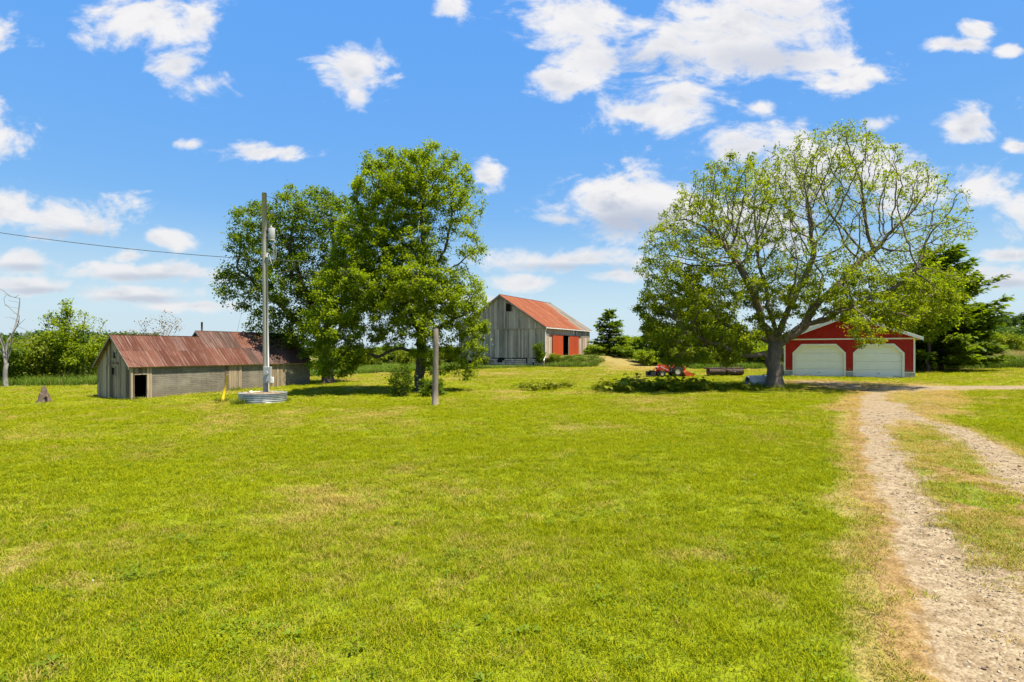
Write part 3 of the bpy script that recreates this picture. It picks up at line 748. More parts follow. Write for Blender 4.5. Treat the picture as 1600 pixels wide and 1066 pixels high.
def build_barn():
    rng = random.Random(11)
    gz = 0.0
    R = thing('barn', 'large weathered grey timber barn with red metal roof and orange doors', 'barn', (BARN_O[0], BARN_O[1], 0), BARN_A)
    W, L = 12.0, 14.3; ze, zp = 5.30, 9.15; zb = 1.51; zs = 4.98
    mid = W / 2
    top = lambda y: ze + (zp - ze) * (1 - abs(y - mid) / mid) - 0.05
    # dark shell behind the boards
    sh = MB()
    sh.prism([(0.05, 0.3), (W - 0.05, 0.3), (W - 0.05, ze - 0.1), (mid, zp - 0.18), (0.05, ze - 0.1)], 0, 0.03, 0.10)
    sh.prism([(0.05, 0.3), (W - 0.05, 0.3), (W - 0.05, ze - 0.1), (mid, zp - 0.18), (0.05, ze - 0.1)], 0, L - 0.10, L - 0.03)
    sh.box(0.1, 0.05, 0.3, 4.9, 0.12, ze - 0.1).box(7.1, 0.05, 0.3, L - 0.1, 0.12, ze - 0.1).box(4.9, 0.05, 4.3, 7.1, 0.12, ze - 0.1).box(4.9, 0.05, 0.3, 7.1, 0.12, 1.8)
    sh.box(0.1, W - 0.12, 0.3, L - 0.1, W - 0.05, ze - 0.1).box(0.1, 0.12, 1.6, L - 0.1, W - 0.12, 1.7)
    sh.build('wall_frame', M['dark_inside'], R)
    # gable: upper boards lap over lower ones
    gable_boards(R, M['barn'], -0.03, W, top, lambda y: zs, rng, 0.21, 0.03, (4.5, 5.2, 7.10, 8.05))
    gable_boards(R, M['barn'], 0.02, W, lambda y: zs + 0.06, lambda y: zb + (0.04 if y < 7.6 else -0.1), rng, 0.21, 0.03, (9.4, 9.75, 3.05, 3.3), 0, 8.2)
    gable_boards(R, M['barn'], 0.028, W, lambda y: zs + 0.02, lambda y: 1.2, rng, 0.25, 0.03, (9.3, 9.8, 2.95, 3.25), 8.3, W)
    piece('ledger_board', M['barn'], R, (-0.085, 0.0, zs - 0.05), (-0.062, W, zs + 0.05))
    w = MB().box(0.01, 4.5, 7.1, 0.03, 5.2, 8.05).build('window_opening', M['dark_inside'], R)
    for y in (4.42, 5.2): piece('window_frame', M['barn'], w, (-0.085, y, 7.02), (-0.06, y + 0.08, 8.13))
    for z in (7.02, 8.05): piece('window_frame', M['barn'], w, (-0.084, 4.5, z), (-0.061, 5.2, z + 0.08))
    piece('corner_board', M['trim_white'], R, (-0.03, 8.21, 1.3), (0.02, 8.30, zs - 0.06))
    MB().box(-0.03, 6.95, 3.05, -0.015, 7.12, 3.25).build('patch', M['trim_white'], R)
    # long side
    x = 0.0
    while x < L - 0.02:
        b = min(0.25 * rng.uniform(0.8, 1.25), L - x); a0, a1 = x + 0.011, x + b - 0.011; xm = (a0 + a1) / 2
        if 1.9 < xm < 10.05:
            piece('board', M['barn'], R, (a0, 0.0 - rng.uniform(0, .01), 4.3), (a1, 0.04, ze - 0.08))
        else:
            piece('board', M['barn'], R, (a0, 0.0 - rng.uniform(0, .01), zb + rng.uniform(-0.03, 0.05)), (a1, 0.04, ze - 0.08))
        x += b
    for (a, b_) in ((0.0, 1.9), (10.1, L)): piece('ledger_board', M['barn'], R, (a, -0.035, 4.26), (b_, -0.012, 4.36))
    # sliding doors, pushed part open
    for (a, b_) in ((1.9, 5.0), (7.0, 10.1)):
        d = MB().box(a, -0.06, 1.78, b_, -0.045, 4.24).build('door', M['barn_red_door'], R)
        k = a
        while k < b_ - 0.02:
            e = min(k + 0.24, b_); piece('door_board', M['barn_red_door'], d, (k + 0.005, -0.085, 1.76 + rng.uniform(-.02, .02)), (e - 0.005, -0.058, 4.26)); k = e
        for z in (2.0, 4.0): piece('door_rail', M['barn_red_door'], d, (a, -0.043, z), (b_, -0.02, z + 0.14))
    piece('door_track', M['rust_iron'], R, (1.0, -0.11, 4.28), (11.0, -0.05, 4.34))
    piece('door_post', M['barn'], R, (6.85, -0.03, 1.8), (7.0, 0.05, 4.26))
    piece('door_sill', M['trim_white'], R, (4.6, -0.5, 1.66), (7.4, 0.0, 1.74))
    # two pale patches above the right door
    for (a, mt) in ((8.35, M['trim_white']), (9.35, M['galv'])): piece('patch', mt, R, (a, -0.03, 4.42), (a + 0.38, -0.012, 5.0))
    # rear and far walls
    gable_boards(R, M['barn'], L + 0.03, W, top, lambda y: zb, rng, 0.5, 0.03)
    piece('back_wall', M['barn'], R, (0, W, 1.2), (L, W + 0.04, ze - 0.05))
    # fieldstone foundation, stone by stone on the visible faces
    f = MB().box(0.05, 0.05, 0.0, 0.5, W, zb + 0.02).box(0.5, 0.05, 0.0, L, 0.5, zb - 0.02).build('foundation', M['mortar'], R)
    z = 0.25
    while z < zb - 0.12:
        h = min(rng.uniform(0.17, 0.26), zb - z); y = 0.1
        while y < 7.7:
            b = rng.uniform(0.25, 0.55)
            if not (5.6 < y + b / 2 < 6.4 and z > 0.85) and not (1.6 < y + b / 2 < 2.4):
                e = 0.03; V = [(0.05, y, z), (0.05, y + b, z), (0.05, y + b, z + h), (0.05, y, z + h)]
                dx = rng.uniform(0.0, 0.05)
                V += [(-0.02 - dx, y + e + rng.uniform(0, .03), z + e), (-0.02 - dx, y + b - e - rng.uniform(0, .03), z + e), (-0.02 - dx, y + b - e, z + h - e), (-0.02 - dx, y + e, z + h - e)]
                MB().add(V, [(4, 5, 6, 7)[::-1], (0, 4, 7, 3), (1, 2, 6, 5), (3, 7, 6, 2), (0, 1, 5, 4)]).build('stone', M['stone'], f)
            y += b + 0.02
        z += h + 0.02
    MB().box(-0.03, 5.65, 0.95, 0.0, 6.35, 1.42).build('cellar_window', M['dark_inside'], R)
    MB().box(-0.06, 1.65, 0.2, 0.0, 2.3, zb).build('cellar_door', M['barn'], R)
    MB().box(-0.12, 7.7, 0.2, 0.2, 8.1, zb).build('post', M['barn'], R)
    # roof
    rise = zp - ze; sl = math.hypot(mid, rise); ov = 0.35
    for side in (0, 1):
        ey = Vector((0, mid, rise)) if side == 0 else Vector((0, -mid, rise))
        eyn = ey.normalized(); nrm = Vector((0, -eyn.z, eyn.y)) if side == 0 else Vector((0, eyn.z, eyn.y))
        y_e = 0 if side == 0 else W
        eave = Vector((0, y_e, ze)) - eyn * ov
        rd = MB(); a = eave + Vector((-0.3, 0, 0)); c = Vector((-0.3, mid, zp))
        V = [a, a + Vector((L + .6, 0, 0)), c + Vector((L + .6, 0, 0)), c]; V2 = [v - nrm * 0.09 for v in V]
        rd.add(V + V2, [(0, 1, 2, 3), (7, 6, 5, 4), (0, 4, 5, 1), (1, 5, 6, 2), (2, 6, 7, 3), (3, 7, 4, 0)])
        deck = rd.build('roof', M['barn'], R)
        n = 19; sw = (L + 0.64) / n; tot = sl + ov; rows = 3
        for i in range(n):
            for r in range(rows):
                xm = (i + 0.5) * sw; lim = 12.6 - 2.3 * (1 if r == 0 else (0.35 if r == 1 else 0)) + rng.uniform(-0.4, 0.4)
                mt = M['barn_roof_grey'] if (side == 0 and xm > lim) else M['barn_roof_red']
                o = eave + Vector((-0.32 + i * sw, 0, 0)) + eyn * (tot * r / rows) + nrm * (0.012 + 0.006 * r)
                if side == 0: roof_sheet(mt, deck, o, (1, 0, 0), eyn, sw, tot / rows + 0.06, 4)
                else: roof_sheet(mt, deck, o + Vector((sw, 0, 0)), (-1, 0, 0), eyn, sw, tot / rows + 0.06, 4)
        MB().box(-0.34, -0.30, ze - 0.30, L + 0.34, -0.22, ze - 0.22).build('gutter', M['white'], deck) if side == 0 else None
        # barge board
        b = MB(); e0 = eave + Vector((-0.34, 0, 0)) - nrm * 0.03; e1 = Vector((-0.34, mid, zp)) - nrm * 0.03
        V = [e0, e1, e1 - Vector((0, 0, .2)), e0 - Vector((0, 0, .2))]; V2 = [v + Vector((0.035, 0, 0)) for v in V]
        b.add(V + V2, [(0, 1, 2, 3), (7, 6, 5, 4), (0, 4, 5, 1), (1, 5, 6, 2), (2, 6, 7, 3), (3, 7, 4, 0)]).build('barge_board', M['shed'], deck)
    MB().tube([(-0.02, -0.24, ze - 0.25), (-0.06, -0.08, ze - 0.55), (-0.06, -0.06, 1.75), (-0.45, 0.0, 1.25)], 0.055, 8).build('downspout', M['white'], R, True)
    return R
build_barn()

SHED_O = (-21.2, 31.7); SHED_A = math.radians(60)
def build_shed():
    rng = random.Random(21)
    R = thing('shed', 'long low grey shed with rusty red roof and open black doorway', 'shed', (SHED_O[0], SHED_O[1], 0), SHED_A)
    L = 12.3; W = 3.72; ze, zr = 1.62, 3.28; XB = 5.0; WB = 4.6; zrb = 3.67; zg = -0.65
    sl = (zr - ze) / (W / 2)
    top = lambda y: ze + (zr - ze) * (1 - abs(y - W / 2) / (W / 2)) - 0.06
    core = MB()
    core.prism([(0.05, zg), (W - 0.05, zg), (W - 0.05, ze - 0.1), (W / 2, zr - 0.15), (0.05, ze - 0.1)], 0, 0.02, 0.07)
    core.box(0.07, W - 0.1, zg, XB, W - 0.05, ze - 0.1)
    core.build('wall_frame', M['dark_inside'], R)
    gable_boards(R, M['shed'], 0.0, W, top, lambda y: -0.62, rng, 0.19, 0.025, (1.72, 2.02, 1.02, 1.42))
    MB().box(-0.012, 1.72, 1.02, 0.0, 2.02, 1.42).build('window_opening', M['dark_inside'], R)
    for (y0, z0, y1, z1) in ((1.60, 0.95, 1.72, 1.5), (2.02, 0.95, 2.12, 1.5), (1.3, 1.62, 2.3, 1.75), (1.55, 1.83, 2.05, 1.95), (1.5, 2.08, 1.62, 2.35), (1.85, 2.0, 1.97, 2.4), (2.45, 1.55, 2.6, 2.05), (3.42, -0.6, 3.52, 0.55)):
        piece('batten', M['shed'], R, (-0.065, y0, z0), (-0.042, y1, z1))
    MB().box(-0.045, 1.62, 1.96, -0.035, 1.84, 2.3).build('hatch', M['dark_inside'], R)
    # front long wall: doorway then patterned roll siding, with board doors set in
    MB().box(1.08, 0.0, zg, 5.6, 0.06, ze).build('siding', M['brick_paper'], R)
    MB().box(6.65, 0.0, zg, 9.0, 0.06, ze).build('siding', M['brick_paper'], R)
    MB().box(10.1, 0.0, zg, L, 0.06, ze).build('siding', M['brick_paper'], R)
    for (a, b, z0, z1) in ((0.0, 0.14, -0.62, ze), (0.14, 0.80, 1.10, ze), (0.80, 1.08, -0.62, ze), (5.6, 6.65, -0.5, ze), (9.0, 10.1, -0.4, ze)):
        x = a
        while x < b - 0.02:
            w = min(0.18 * rng.uniform(0.8, 1.2), b - x)
            if b - x - w < 0.05: w = b - x
            piece('board', M['shed'], R, (x + 0.005, -0.012 - rng.uniform(0, 0.012), z0 + rng.uniform(0, .05)), (x + w - 0.005, 0.05, z1 - rng.uniform(0.02, .05))); x += w
    for (a, b) in ((5.55, 5.63), (6.62, 6.70), (8.95, 9.05), (10.05, 10.15)): piece('door_post', M['shed'], R, (a, -0.04, zg), (b, -0.026, ze - 0.04))
    for (a, z0, b, z1) in ((0.14, 1.04, 0.80, 1.10), (0.09, -0.6, 0.14, 1.10), (0.80, -0.6, 0.87, 1.10)): piece('doorway_frame', M['shed'], R, (a, -0.05, z0), (b, 0.06, z1))
    piece('corner_board', M['shed'], R, (-0.055, -0.05, -0.6), (0.06, -0.02, ze - 0.05))
    MB().box(0.1, 0.1, -0.7, L, WB - 0.1, -0.25).build('floor', M['dark_inside'], R)
    # back walls
    MB().box(0.1, W - 0.05, zg, XB, W, ze).box(XB, WB - 0.05, zg, L, WB, ze).build('back_wall', M['shed'], R)
    MB().prism([(0.06, zg), (WB - 0.05, zg), (WB - 0.05, ze), (WB / 2, zrb - 0.1), (0.06, ze)], 0, L - 0.06, L).build('end_wall', M['shed'], R)
    # little gable where the taller half starts
    MB().prism([(0.6, ze + 0.3), (WB, ze), (WB / 2, zrb - 0.08)], 0, XB + 0.06, XB + 0.12).build('step_gable', M['dark_inside'], R)
    def slope(x0, x1, w, ridge, rows, ye_front=True, mats=None, deckname='roof'):
        half = w / 2; ex = Vector((1, 0, 0))
        for side in (0, 1):
            d = Vector((0, half, ridge - ze)) if side == 0 else Vector((0, -half, ridge - ze)); n_ = d.normalized()
            nrm = Vector((0, -n_.z, n_.y)) if side == 0 else Vector((0, n_.z, n_.y))
            e = Vector((0, 0 if side == 0 else w, ze)) - n_ * 0.22; tot = d.length + 0.22
            V = [e + ex * x0, e + ex * x1, e + ex * x1 + n_ * tot, e + ex * x0 + n_ * tot]; V2 = [v - nrm * 0.05 for v in V]
            deck = MB().add(V + V2, [(0, 1, 2, 3), (7, 6, 5, 4), (0, 4, 5, 1), (1, 5, 6, 2), (2, 6, 7, 3), (3, 7, 4, 0)]).build(deckname, M['shed'], R)
            n = max(1, round((x1 - x0 + 0.04) / 0.62)); sw = (x1 - x0 + 0.04) / n
            for i in range(n):
                for r in range(rows):
                    xm = x0 + (i + .5) * sw
                    dark = rng.random() < (0.85 if xm > 8.3 else (0.35 if xm > 5.0 else 0.08))  # mostly far-end sheets: the overhanging tree's shadow painted in as darker sheets
                    o = e + ex * (x0 - 0.02 + i * sw) + n_ * (tot * r / rows) + nrm * (0.008 + 0.006 * r)
                    mt = M['shed_roof_shaded'] if dark else M['shed_roof']
                    if side == 0: roof_sheet(mt, deck, o, ex, n_, sw, tot / rows + 0.05, 3)
                    else: roof_sheet(mt, deck, o + ex * sw, -ex, n_, sw, tot / rows + 0.05, 3)
            if x0 < 1:
                a0 = e + ex * (x0 - 0.03); a1 = a0 + n_ * tot
                V = [a0 + nrm * .02, a1 + nrm * .02, a1 - Vector((0, 0, .13)), a0 - Vector((0, 0, .13))]; V2 = [v + ex * 0.03 for v in V]
                MB().add(V + V2, [(0, 1, 2, 3), (7, 6, 5, 4), (0, 4, 5, 1), (1, 5, 6, 2), (2, 6, 7, 3), (3, 7, 4, 0)]).build('barge_board', M['postwood'], deck)
            else:
                a0 = e + ex * (x0 - 0.03) + n_ * (tot * 0.62); a1 = e + ex * (x0 - 0.03) + n_ * tot
                V = [a0 + nrm * .02, a1 + nrm * .02, a1 - Vector((0, 0, .1)), a0 - Vector((0, 0, .1))]; V2 = [v + ex * 0.03 for v in V]
                MB().add(V + V2, [(0, 1, 2, 3), (7, 6, 5, 4), (0, 4, 5, 1), (1, 5, 6, 2), (2, 6, 7, 3), (3, 7, 4, 0)]).build('barge_board', M['postwood'], deck)
    slope(-0.22, XB, W, zr, 2)
    slope(XB, L + 0.2, WB, zrb, 2)
    MB().tube([(XB + 0.5, WB / 2 + .1, zrb - 0.15), (XB + 0.5, WB / 2 + .1, zrb + 0.62)], 0.06, 10).build('stove_pipe', M['rust_iron'], R, True)
build_shed()

GAR_O = (26.86, 37.9); GAR_A = BARN_A
def build_garage():
    gz = float(terrain(24.0, 39.5)) - 0.02
    R = thing('garage', 'red metal two-door garage with white trim behind the big maple', 'garage', (GAR_O[0], GAR_O[1], gz), GAR_A)
    W, L = 7.9, 8.2; zf = 0.42; ze = 2.84; zp = 4.42; mid = W / 2
    doors = [(0.72, 3.42, 'open_right'), (4.12, 7.20, 'x')]; dh = 2.22
    # concrete block footing, block by block on the front
    ft = MB().box(0.02, 0.04, -0.3, L, W - 0.04, 0.0).build('footing', M['concrete'], R)
    for (a, b) in ((0.0, 0.60), (3.55, 4.0), (7.32, W)):
        for r in range(2):
            y = a
            while y < b - 0.02:
                e = min(y + 0.4 - (0.2 if r and y == a and b - a > 0.3 else 0), b); piece('block', M['concrete'], ft, (-0.02, y + 0.004, -0.02 + r * 0.22), (0.16, e - 0.004, 0.195 + r * 0.22)); y = e
    for (y0, y1) in ((0.0, 0.18), (W - 0.18, W)): MB().box(0.17, y0, -0.2, L, y1, zf - 0.01).build('footing_wall', M['concrete'], ft)
    # ribbed steel panels
    top = lambda y: ze + (zp - ze) * (1 - abs(y - mid) / mid)
    def ribbed(y0, y1, z0fn, z1fn, nm='siding_panel'):
        mb = MB(); n = max(1, round((y1 - y0) / 0.23)); s = (y1 - y0) / n
        for i in range(n):
            a = y0 + i * s
            for (p, q, dx) in ((0, 0.82, 0.0), (0.82, 1.0, 0.022)):
                ya, yb = a + p * s, a + q * s
                mb.prism([(ya, z0fn), (yb, z0fn), (yb, z1fn(yb)), (ya, z1fn(ya))], 0, -dx, 0.06)
        return mb.build(nm, M['red_siding'], R)
    band = 2.68
    ribbed(0.0, 0.62, zf, lambda y: band); ribbed(3.53, 4.02, zf, lambda y: band); ribbed(7.30, W, zf, lambda y: band)
    ribbed(0.62, 3.53, dh + 0.1, lambda y: band); ribbed(4.02, 7.30, dh + 0.1, lambda y: band)
    ribbed(0.0, W, band + 0.001, lambda y: top(y) - 0.1, 'gable_panel')
    piece('trim_band', M['trim_white'], R, (-0.045, 0.0, band - 0.04), (-0.024, W, band + 0.05))
    for (a, b) in ((0.0, 0.1), (W - 0.1, W)): piece('corner_trim', M['trim_white'], R, (-0.05, a, zf - 0.02), (0.10, b, ze - 0.05))
    for (a, b) in ((0.1, 0.61), (3.54, 4.01), (7.31, W - 0.1)): piece('base_trim', M['trim_white'], R, (-0.036, a, zf - 0.03), (0.06, b, zf + 0.025))
    for (a, b, _) in doors:
        ch = 0.55; t = 0.13
        d = MB().box(0.14, a, 0.0, 0.16, b, dh + 0.08).build('overhead_door', M['door_white'], R)
        n = 4; h = (dh + 0.04) / n
        for k in range(n):
            z0 = k * h
            mbp = MB(); mbp.prism([(0.14, z0 + 0.003), (0.14, z0 + h - 0.003), (0.105, z0 + h - 0.012), (0.105, z0 + 0.012)], 1, a + 0.004, b - 0.004)
            pan = mbp.build('door_panel', M['door_white'], d)
            m = 4; pw = (b - a - 0.2) / m
            for j in range(m):
                y0 = a + 0.1 + j * pw + 0.06
                MB().box(0.097, y0, z0 + 0.12, 0.106, y0 + pw - 0.12, z0 + h - 0.12).build('raised_panel', M['door_white'], d)
        piece('bottom_seal', M['rubber'], d, (0.10, a + 0.02, -0.02), (0.14, b - 0.02, 0.004))
        MB().box(0.07, (a + b) / 2 - 0.09, 0.30, 0.097, (a + b) / 2 + 0.09, 0.34).build('handle', M['grey_metal'], d)
        # cut-corner white surround
        outer = [(a - t, 0.0), (a - t, dh - ch + 0.05), (a + ch - 0.1, dh + t), (b - ch + 0.1, dh + t), (b + t, dh - ch + 0.05), (b + t, 0.0)]
        inner = [(a, 0.0), (a, dh - ch), (a + ch, dh), (b - ch, dh), (b, dh - ch), (b, 0.0)]
        mb = MB(); V = []
        for x in (-0.055, 0.11):
            V += [(x, p, q) for p, q in outer] + [(x, p, q) for p, q in inner]
        Fc = []
        for i in range(5):
            Fc += [(i, i + 1, 7 + i, 6 + i), (12 + i, 18 + i, 19 + i, 13 + i), (i, 12 + i, 13 + i, i + 1), (6 + i, 7 + i, 19 + i, 18 + i)]
        Fc += [(0, 6, 18, 12), (5, 17, 23, 11)]
        mb.add(V, Fc).build('door_surround', M['trim_white'], R)
        # corner fillets behind the cut corners
        for (c, s) in ((a, 1), (b, -1)):
            MB().prism([(c - s * 0.1, dh - ch), (c - s * 0.1, dh + 0.13), (c + s * ch, dh + 0.13)] if s > 0 else [(c + 0.1, dh - ch), (c - ch, dh + 0.13), (c + 0.1, dh + 0.13)], 0, 0.0, 0.05).build('corner_panel', M['red_siding'], R)
    # side and back walls
    MB().box(0.061, 0.0, zf, L, 0.05, ze).build('side_wall', M['red_siding'], R); MB().box(0.061, W - 0.05, zf, L, W, ze).build('side_wall', M['red_siding'], R)
    MB().prism([(0.05, zf), (W - 0.05, zf), (W - 0.05, ze), (mid, zp - 0.1), (0.05, ze)], 0, L - 0.05, L).build('back_wall', M['red_siding'], R)
    # roof
    for side in (0, 1):
        d = Vector((0, mid, zp - ze)) if side == 0 else Vector((0, -mid, zp - ze)); n_ = d.normalized(); nrm = Vector((0, -n_.z, n_.y)) if side == 0 else Vector((0, n_.z, n_.y))
        e = Vector((0, 0 if side == 0 else W, ze)) - n_ * 0.42; tot = d.length + 0.42; ex = Vector((1, 0, 0)); x0, x1 = -0.35, L + 0.35
        V = [e + ex * x0, e + ex * x1, e + ex * x1 + n_ * tot, e + ex * x0 + n_ * tot]; V = [v + nrm * 0.05 for v in V]; V2 = [v - nrm * 0.13 for v in V]
        deck = MB().add(V + V2, [(0, 1, 2, 3), (7, 6, 5, 4), (0, 4, 5, 1), (1, 5, 6, 2), (2, 6, 7, 3), (3, 7, 4, 0)]).build('roof', M['trim_white'], R)
        n = 10; sw = (x1 - x0 + .04) / n
        for i in range(n):
            o = e + ex * (x0 - 0.02 + i * sw) + nrm * 0.062
            if side == 0: roof_sheet(M['garage_roof'], deck, o, ex, n_, sw, tot, 4)
            else: roof_sheet(M['garage_roof'], deck, o + ex * sw, -ex, n_, sw, tot, 4)
        a0 = e + ex * (x0 - 0.03) + nrm * .07; a1 = a0 + n_ * tot
        V = [a0, a1, a1 - Vector((0, 0, .2)), a0 - Vector((0, 0, .2))]; V2 = [v + ex * 0.03 for v in V]
        MB().add(V + V2, [(0, 1, 2, 3), (7, 6, 5, 4), (0, 4, 5, 1), (1, 5, 6, 2), (2, 6, 7, 3), (3, 7, 4, 0)]).build('fascia', M['trim_white'], deck)
build_garage()

# ------------------------------------------------------------------ trees
def ell_points(rng, lobes, n):
    """attraction points inside a union of ellipsoids (cx,cy,cz,rx,ry,rz,weight)"""
    w = np.array([l[6] * l[3] * l[4] * l[5] for l in lobes]); w = w / w.sum(); out = []
    for l, k in zip(lobes, rng.multinomial(n, w)):
        d = rng.normal(size=(k, 3)); d /= np.linalg.norm(d, axis=1)[:, None]; r = rng.random(k) ** (1 / 2.4)
        out.append(np.array(l[:3]) + d * r[:, None] * np.array(l[3:6]))
    return np.vstack(out)

def colonize(rng, limbs, attr, step=0.32, infl=3.0, kill=0.55, iters=90, droop=0.0, up=0.0, maxn=14000):
    pos_ = np.zeros((maxn, 3)); par = np.full(maxn, -1, int); n = 0; kids = np.zeros(maxn, int)
    for li, pts in enumerate(limbs):
        pts = [np.array(p, float) for p in pts]
        if n == 0: pos_[0] = pts[0]; n = 1; cur = 0
        else: cur = int(np.argmin(((pos_[:n] - pts[0]) ** 2).sum(1)))
        for q in pts[1:]:
            p0 = pos_[cur].copy(); k = max(1, int(np.linalg.norm(q - p0) / step)); perp = rng.normal(size=3) * 0.05 * np.linalg.norm(q - p0)
            for j in range(1, k + 1):
                t = j / k; pos_[n] = p0 + (q - p0) * t + perp * math.sin(math.pi * t) + rng.normal(size=3) * 0.02; par[n] = cur; kids[cur] += 1; cur = n; n += 1
    A = attr.copy()
    nd = np.full(len(A), 1e9); ni = np.zeros(len(A), int)
    def upd(a, b):
        nonlocal nd, ni
        for s in range(a, b, 400):
            e = min(b, s + 400); D = np.linalg.norm(A[:, None, :] - pos_[None, s:e, :], axis=2); j = D.argmin(1); dm = D[np.arange(len(A)), j]
            better = dm < nd; nd = np.where(better, dm, nd); ni = np.where(better, j + s, ni)
    upd(0, n)
    for it in range(iters):
        keep = nd > kill; A = A[keep]; nd = nd[keep]; ni = ni[keep]
        act = nd < infl
        if not act.any(): break
        idx = ni[act]; dirs = A[act] - pos_[idx]; dirs /= np.linalg.norm(dirs, axis=1)[:, None] + 1e-9
        src, inv = np.unique(idx, return_inverse=True); acc = np.zeros((len(src), 3)); np.add.at(acc, inv, dirs)
        ok = kids[src] < 3; src, acc = src[ok], acc[ok]
        if len(src) == 0: break
        acc /= np.linalg.norm(acc, axis=1)[:, None] + 1e-9
        acc += rng.normal(size=acc.shape) * 0.13; acc[:, 2] += up - droop
        acc /= np.linalg.norm(acc, axis=1)[:, None] + 1e-9
        k = len(src)
        if n + k > maxn: break
        pos_[n:n + k] = pos_[src] + acc * step; par[n:n + k] = src; kids[src] += 1; a = n; n += k
        upd(a, n)
    return pos_[:n], par[:n]

def tree_mesh(P, par, r_base, r_tip, flare=0.5, minr=0.0):
    n = len(P); kids = [[] for _ in range(n)]
    for i in range(1, n): kids[par[i]].append(i)
    cnt = np.zeros(n)
    for i in range(n - 1, -1, -1):
        if not kids[i]: cnt[i] = 1
        if par[i] >= 0: cnt[par[i]] += cnt[i]
    p = math.log(max(cnt[0], 2)) / math.log(r_base / r_tip); rad = r_tip * cnt ** (1 / p)
    rad = rad * (1 + flare * np.clip(1 - (P[:, 2] - P[0, 2]) / 0.7, 0, 1) ** 2)
    V = []; Fc = []; base = 0; stack = [(0, None)]
    while stack:
        i, prev = stack.pop(); chain = ([prev] if prev is not None else []) + [i]; c = i
        while kids[c]:
            ks = sorted(kids[c], key=lambda q: -cnt[q])
            for q in ks[1:]: stack.append((q, c))
            c = ks[0]; chain.append(c)
        if len(chain) < 2: continue
        pts = P[chain]; rr = rad[chain].copy()
        if prev is not None: rr[0] = min(rr[0], rr[1] * 1.15)
        if rr.max() < minr: continue
        s = 9 if rr.max() > 0.2 else (6 if rr.max() > 0.07 else (4 if rr.max() > 0.025 else 3))
        t = np.gradient(pts, axis=0); t /= np.linalg.norm(t, axis=1)[:, None] + 1e-9
        m = t.mean(0); ref = np.array([0.31, 0.95, 0.05]) if abs(m[2]) > 0.7 * np.linalg.norm(m) else np.array([0.05, 0.1, 1.0])
        a = np.cross(t, ref); a /= np.linalg.norm(a, axis=1)[:, None] + 1e-9; b = np.cross(t, a)
        an = np.arange(s) * 2 * math.pi / s
        ring = pts[:, None, :] + rr[:, None, None] * (a[:, None, :] * np.cos(an)[None, :, None] + b[:, None, :] * np.sin(an)[None, :, None])
        V.append(ring.reshape(-1, 3)); k = len(chain)
        q = np.arange(k - 1)[:, None] * s + np.arange(s)[None, :]; q2 = np.arange(k - 1)[:, None] * s + (np.arange(s)[None, :] + 1) % s
        Fc.append(np.stack([q, q2, q2 + s, q + s], -1).reshape(-1, 4) + base); base += k * s
    return mesh_np('trunk', np.vstack(V), np.vstack(Fc), True), rad, cnt

def leaf_quads(rng, C, size, up=0.6, aspect=0.62, hang=0.25):
    n = len(C); d = rng.normal(size=(n, 3)); d[:, 2] -= hang; d /= np.linalg.norm(d, axis=1)[:, None]
    nr = rng.normal(size=(n, 3)); nr[:, 2] += up * 2; s = np.cross(d, nr); s /= np.linalg.norm(s, axis=1)[:, None] + 1e-9; nn = np.cross(s, d)
    L = size * rng.uniform(0.6, 1.35, n)[:, None]; Wd = L * aspect / 2
    V = np.stack([C, C + d * L * 0.45 + s * Wd + nn * L * 0.10, C + d * L, C + d * L * 0.45 - s * Wd + nn * L * 0.10], 1).reshape(-1, 3)
    return V, np.arange(4 * n).reshape(n, 4)

def make_leaves(rng, P, rad, cnt, n, size, spread, maxcnt=3, zmin=0.5, bias=None, **kw):
    idx = np.where((cnt <= maxcnt) & (P[:, 2] > zmin))[0]
    w = np.ones(len(idx)) if bias is None else np.clip(bias(P[idx]), 0.001, None)
    # clumpy: some twigs carry far more leaves than others
    w = w * rng.gamma(1.3, 1.0, len(idx)); pick = rng.choice(idx, n, p=w / w.sum())
    off = rng.normal(size=(n, 3)) * spread; off[:, 2] *= 0.7
    V, Fc = leaf_quads(rng, P[pick] + off, size, **kw)
    return mesh_np('crown', V, Fc)

def tree(name, label, loc, limbs, lobes, natt, nleaf, size, leafm, barkm, r_base, seed, r_tip=0.012, step=0.32, kill=0.5, infl=3.2, spread=0.16, rz=0.0,
         bias=None, group=None, droop=0.0, maxcnt=3, cat='tree', up=1.15, aspect=0.62, minr=0.0, zmin=0.5, flare=0.5):
    rng = np.random.default_rng(seed)
    P, par = colonize(rng, limbs, ell_points(rng, lobes, natt), step, infl, kill, 90, droop)
    tm, rad, cnt = tree_mesh(P, par, r_base, r_tip, flare, minr)
    R = thing(name, label, cat, loc, rz, group)
    link('trunk', tm, barkm, R)
    if nleaf: link('crown', make_leaves(rng, P, rad, cnt, nleaf, size, spread, maxcnt, zmin, bias, up=up, aspect=aspect), leafm, R)
    return R

def gpos(px, py, sink=0.05):
    x, y = ground_px(px, py); return (x, y, float(terrain(x, y)) - sink)

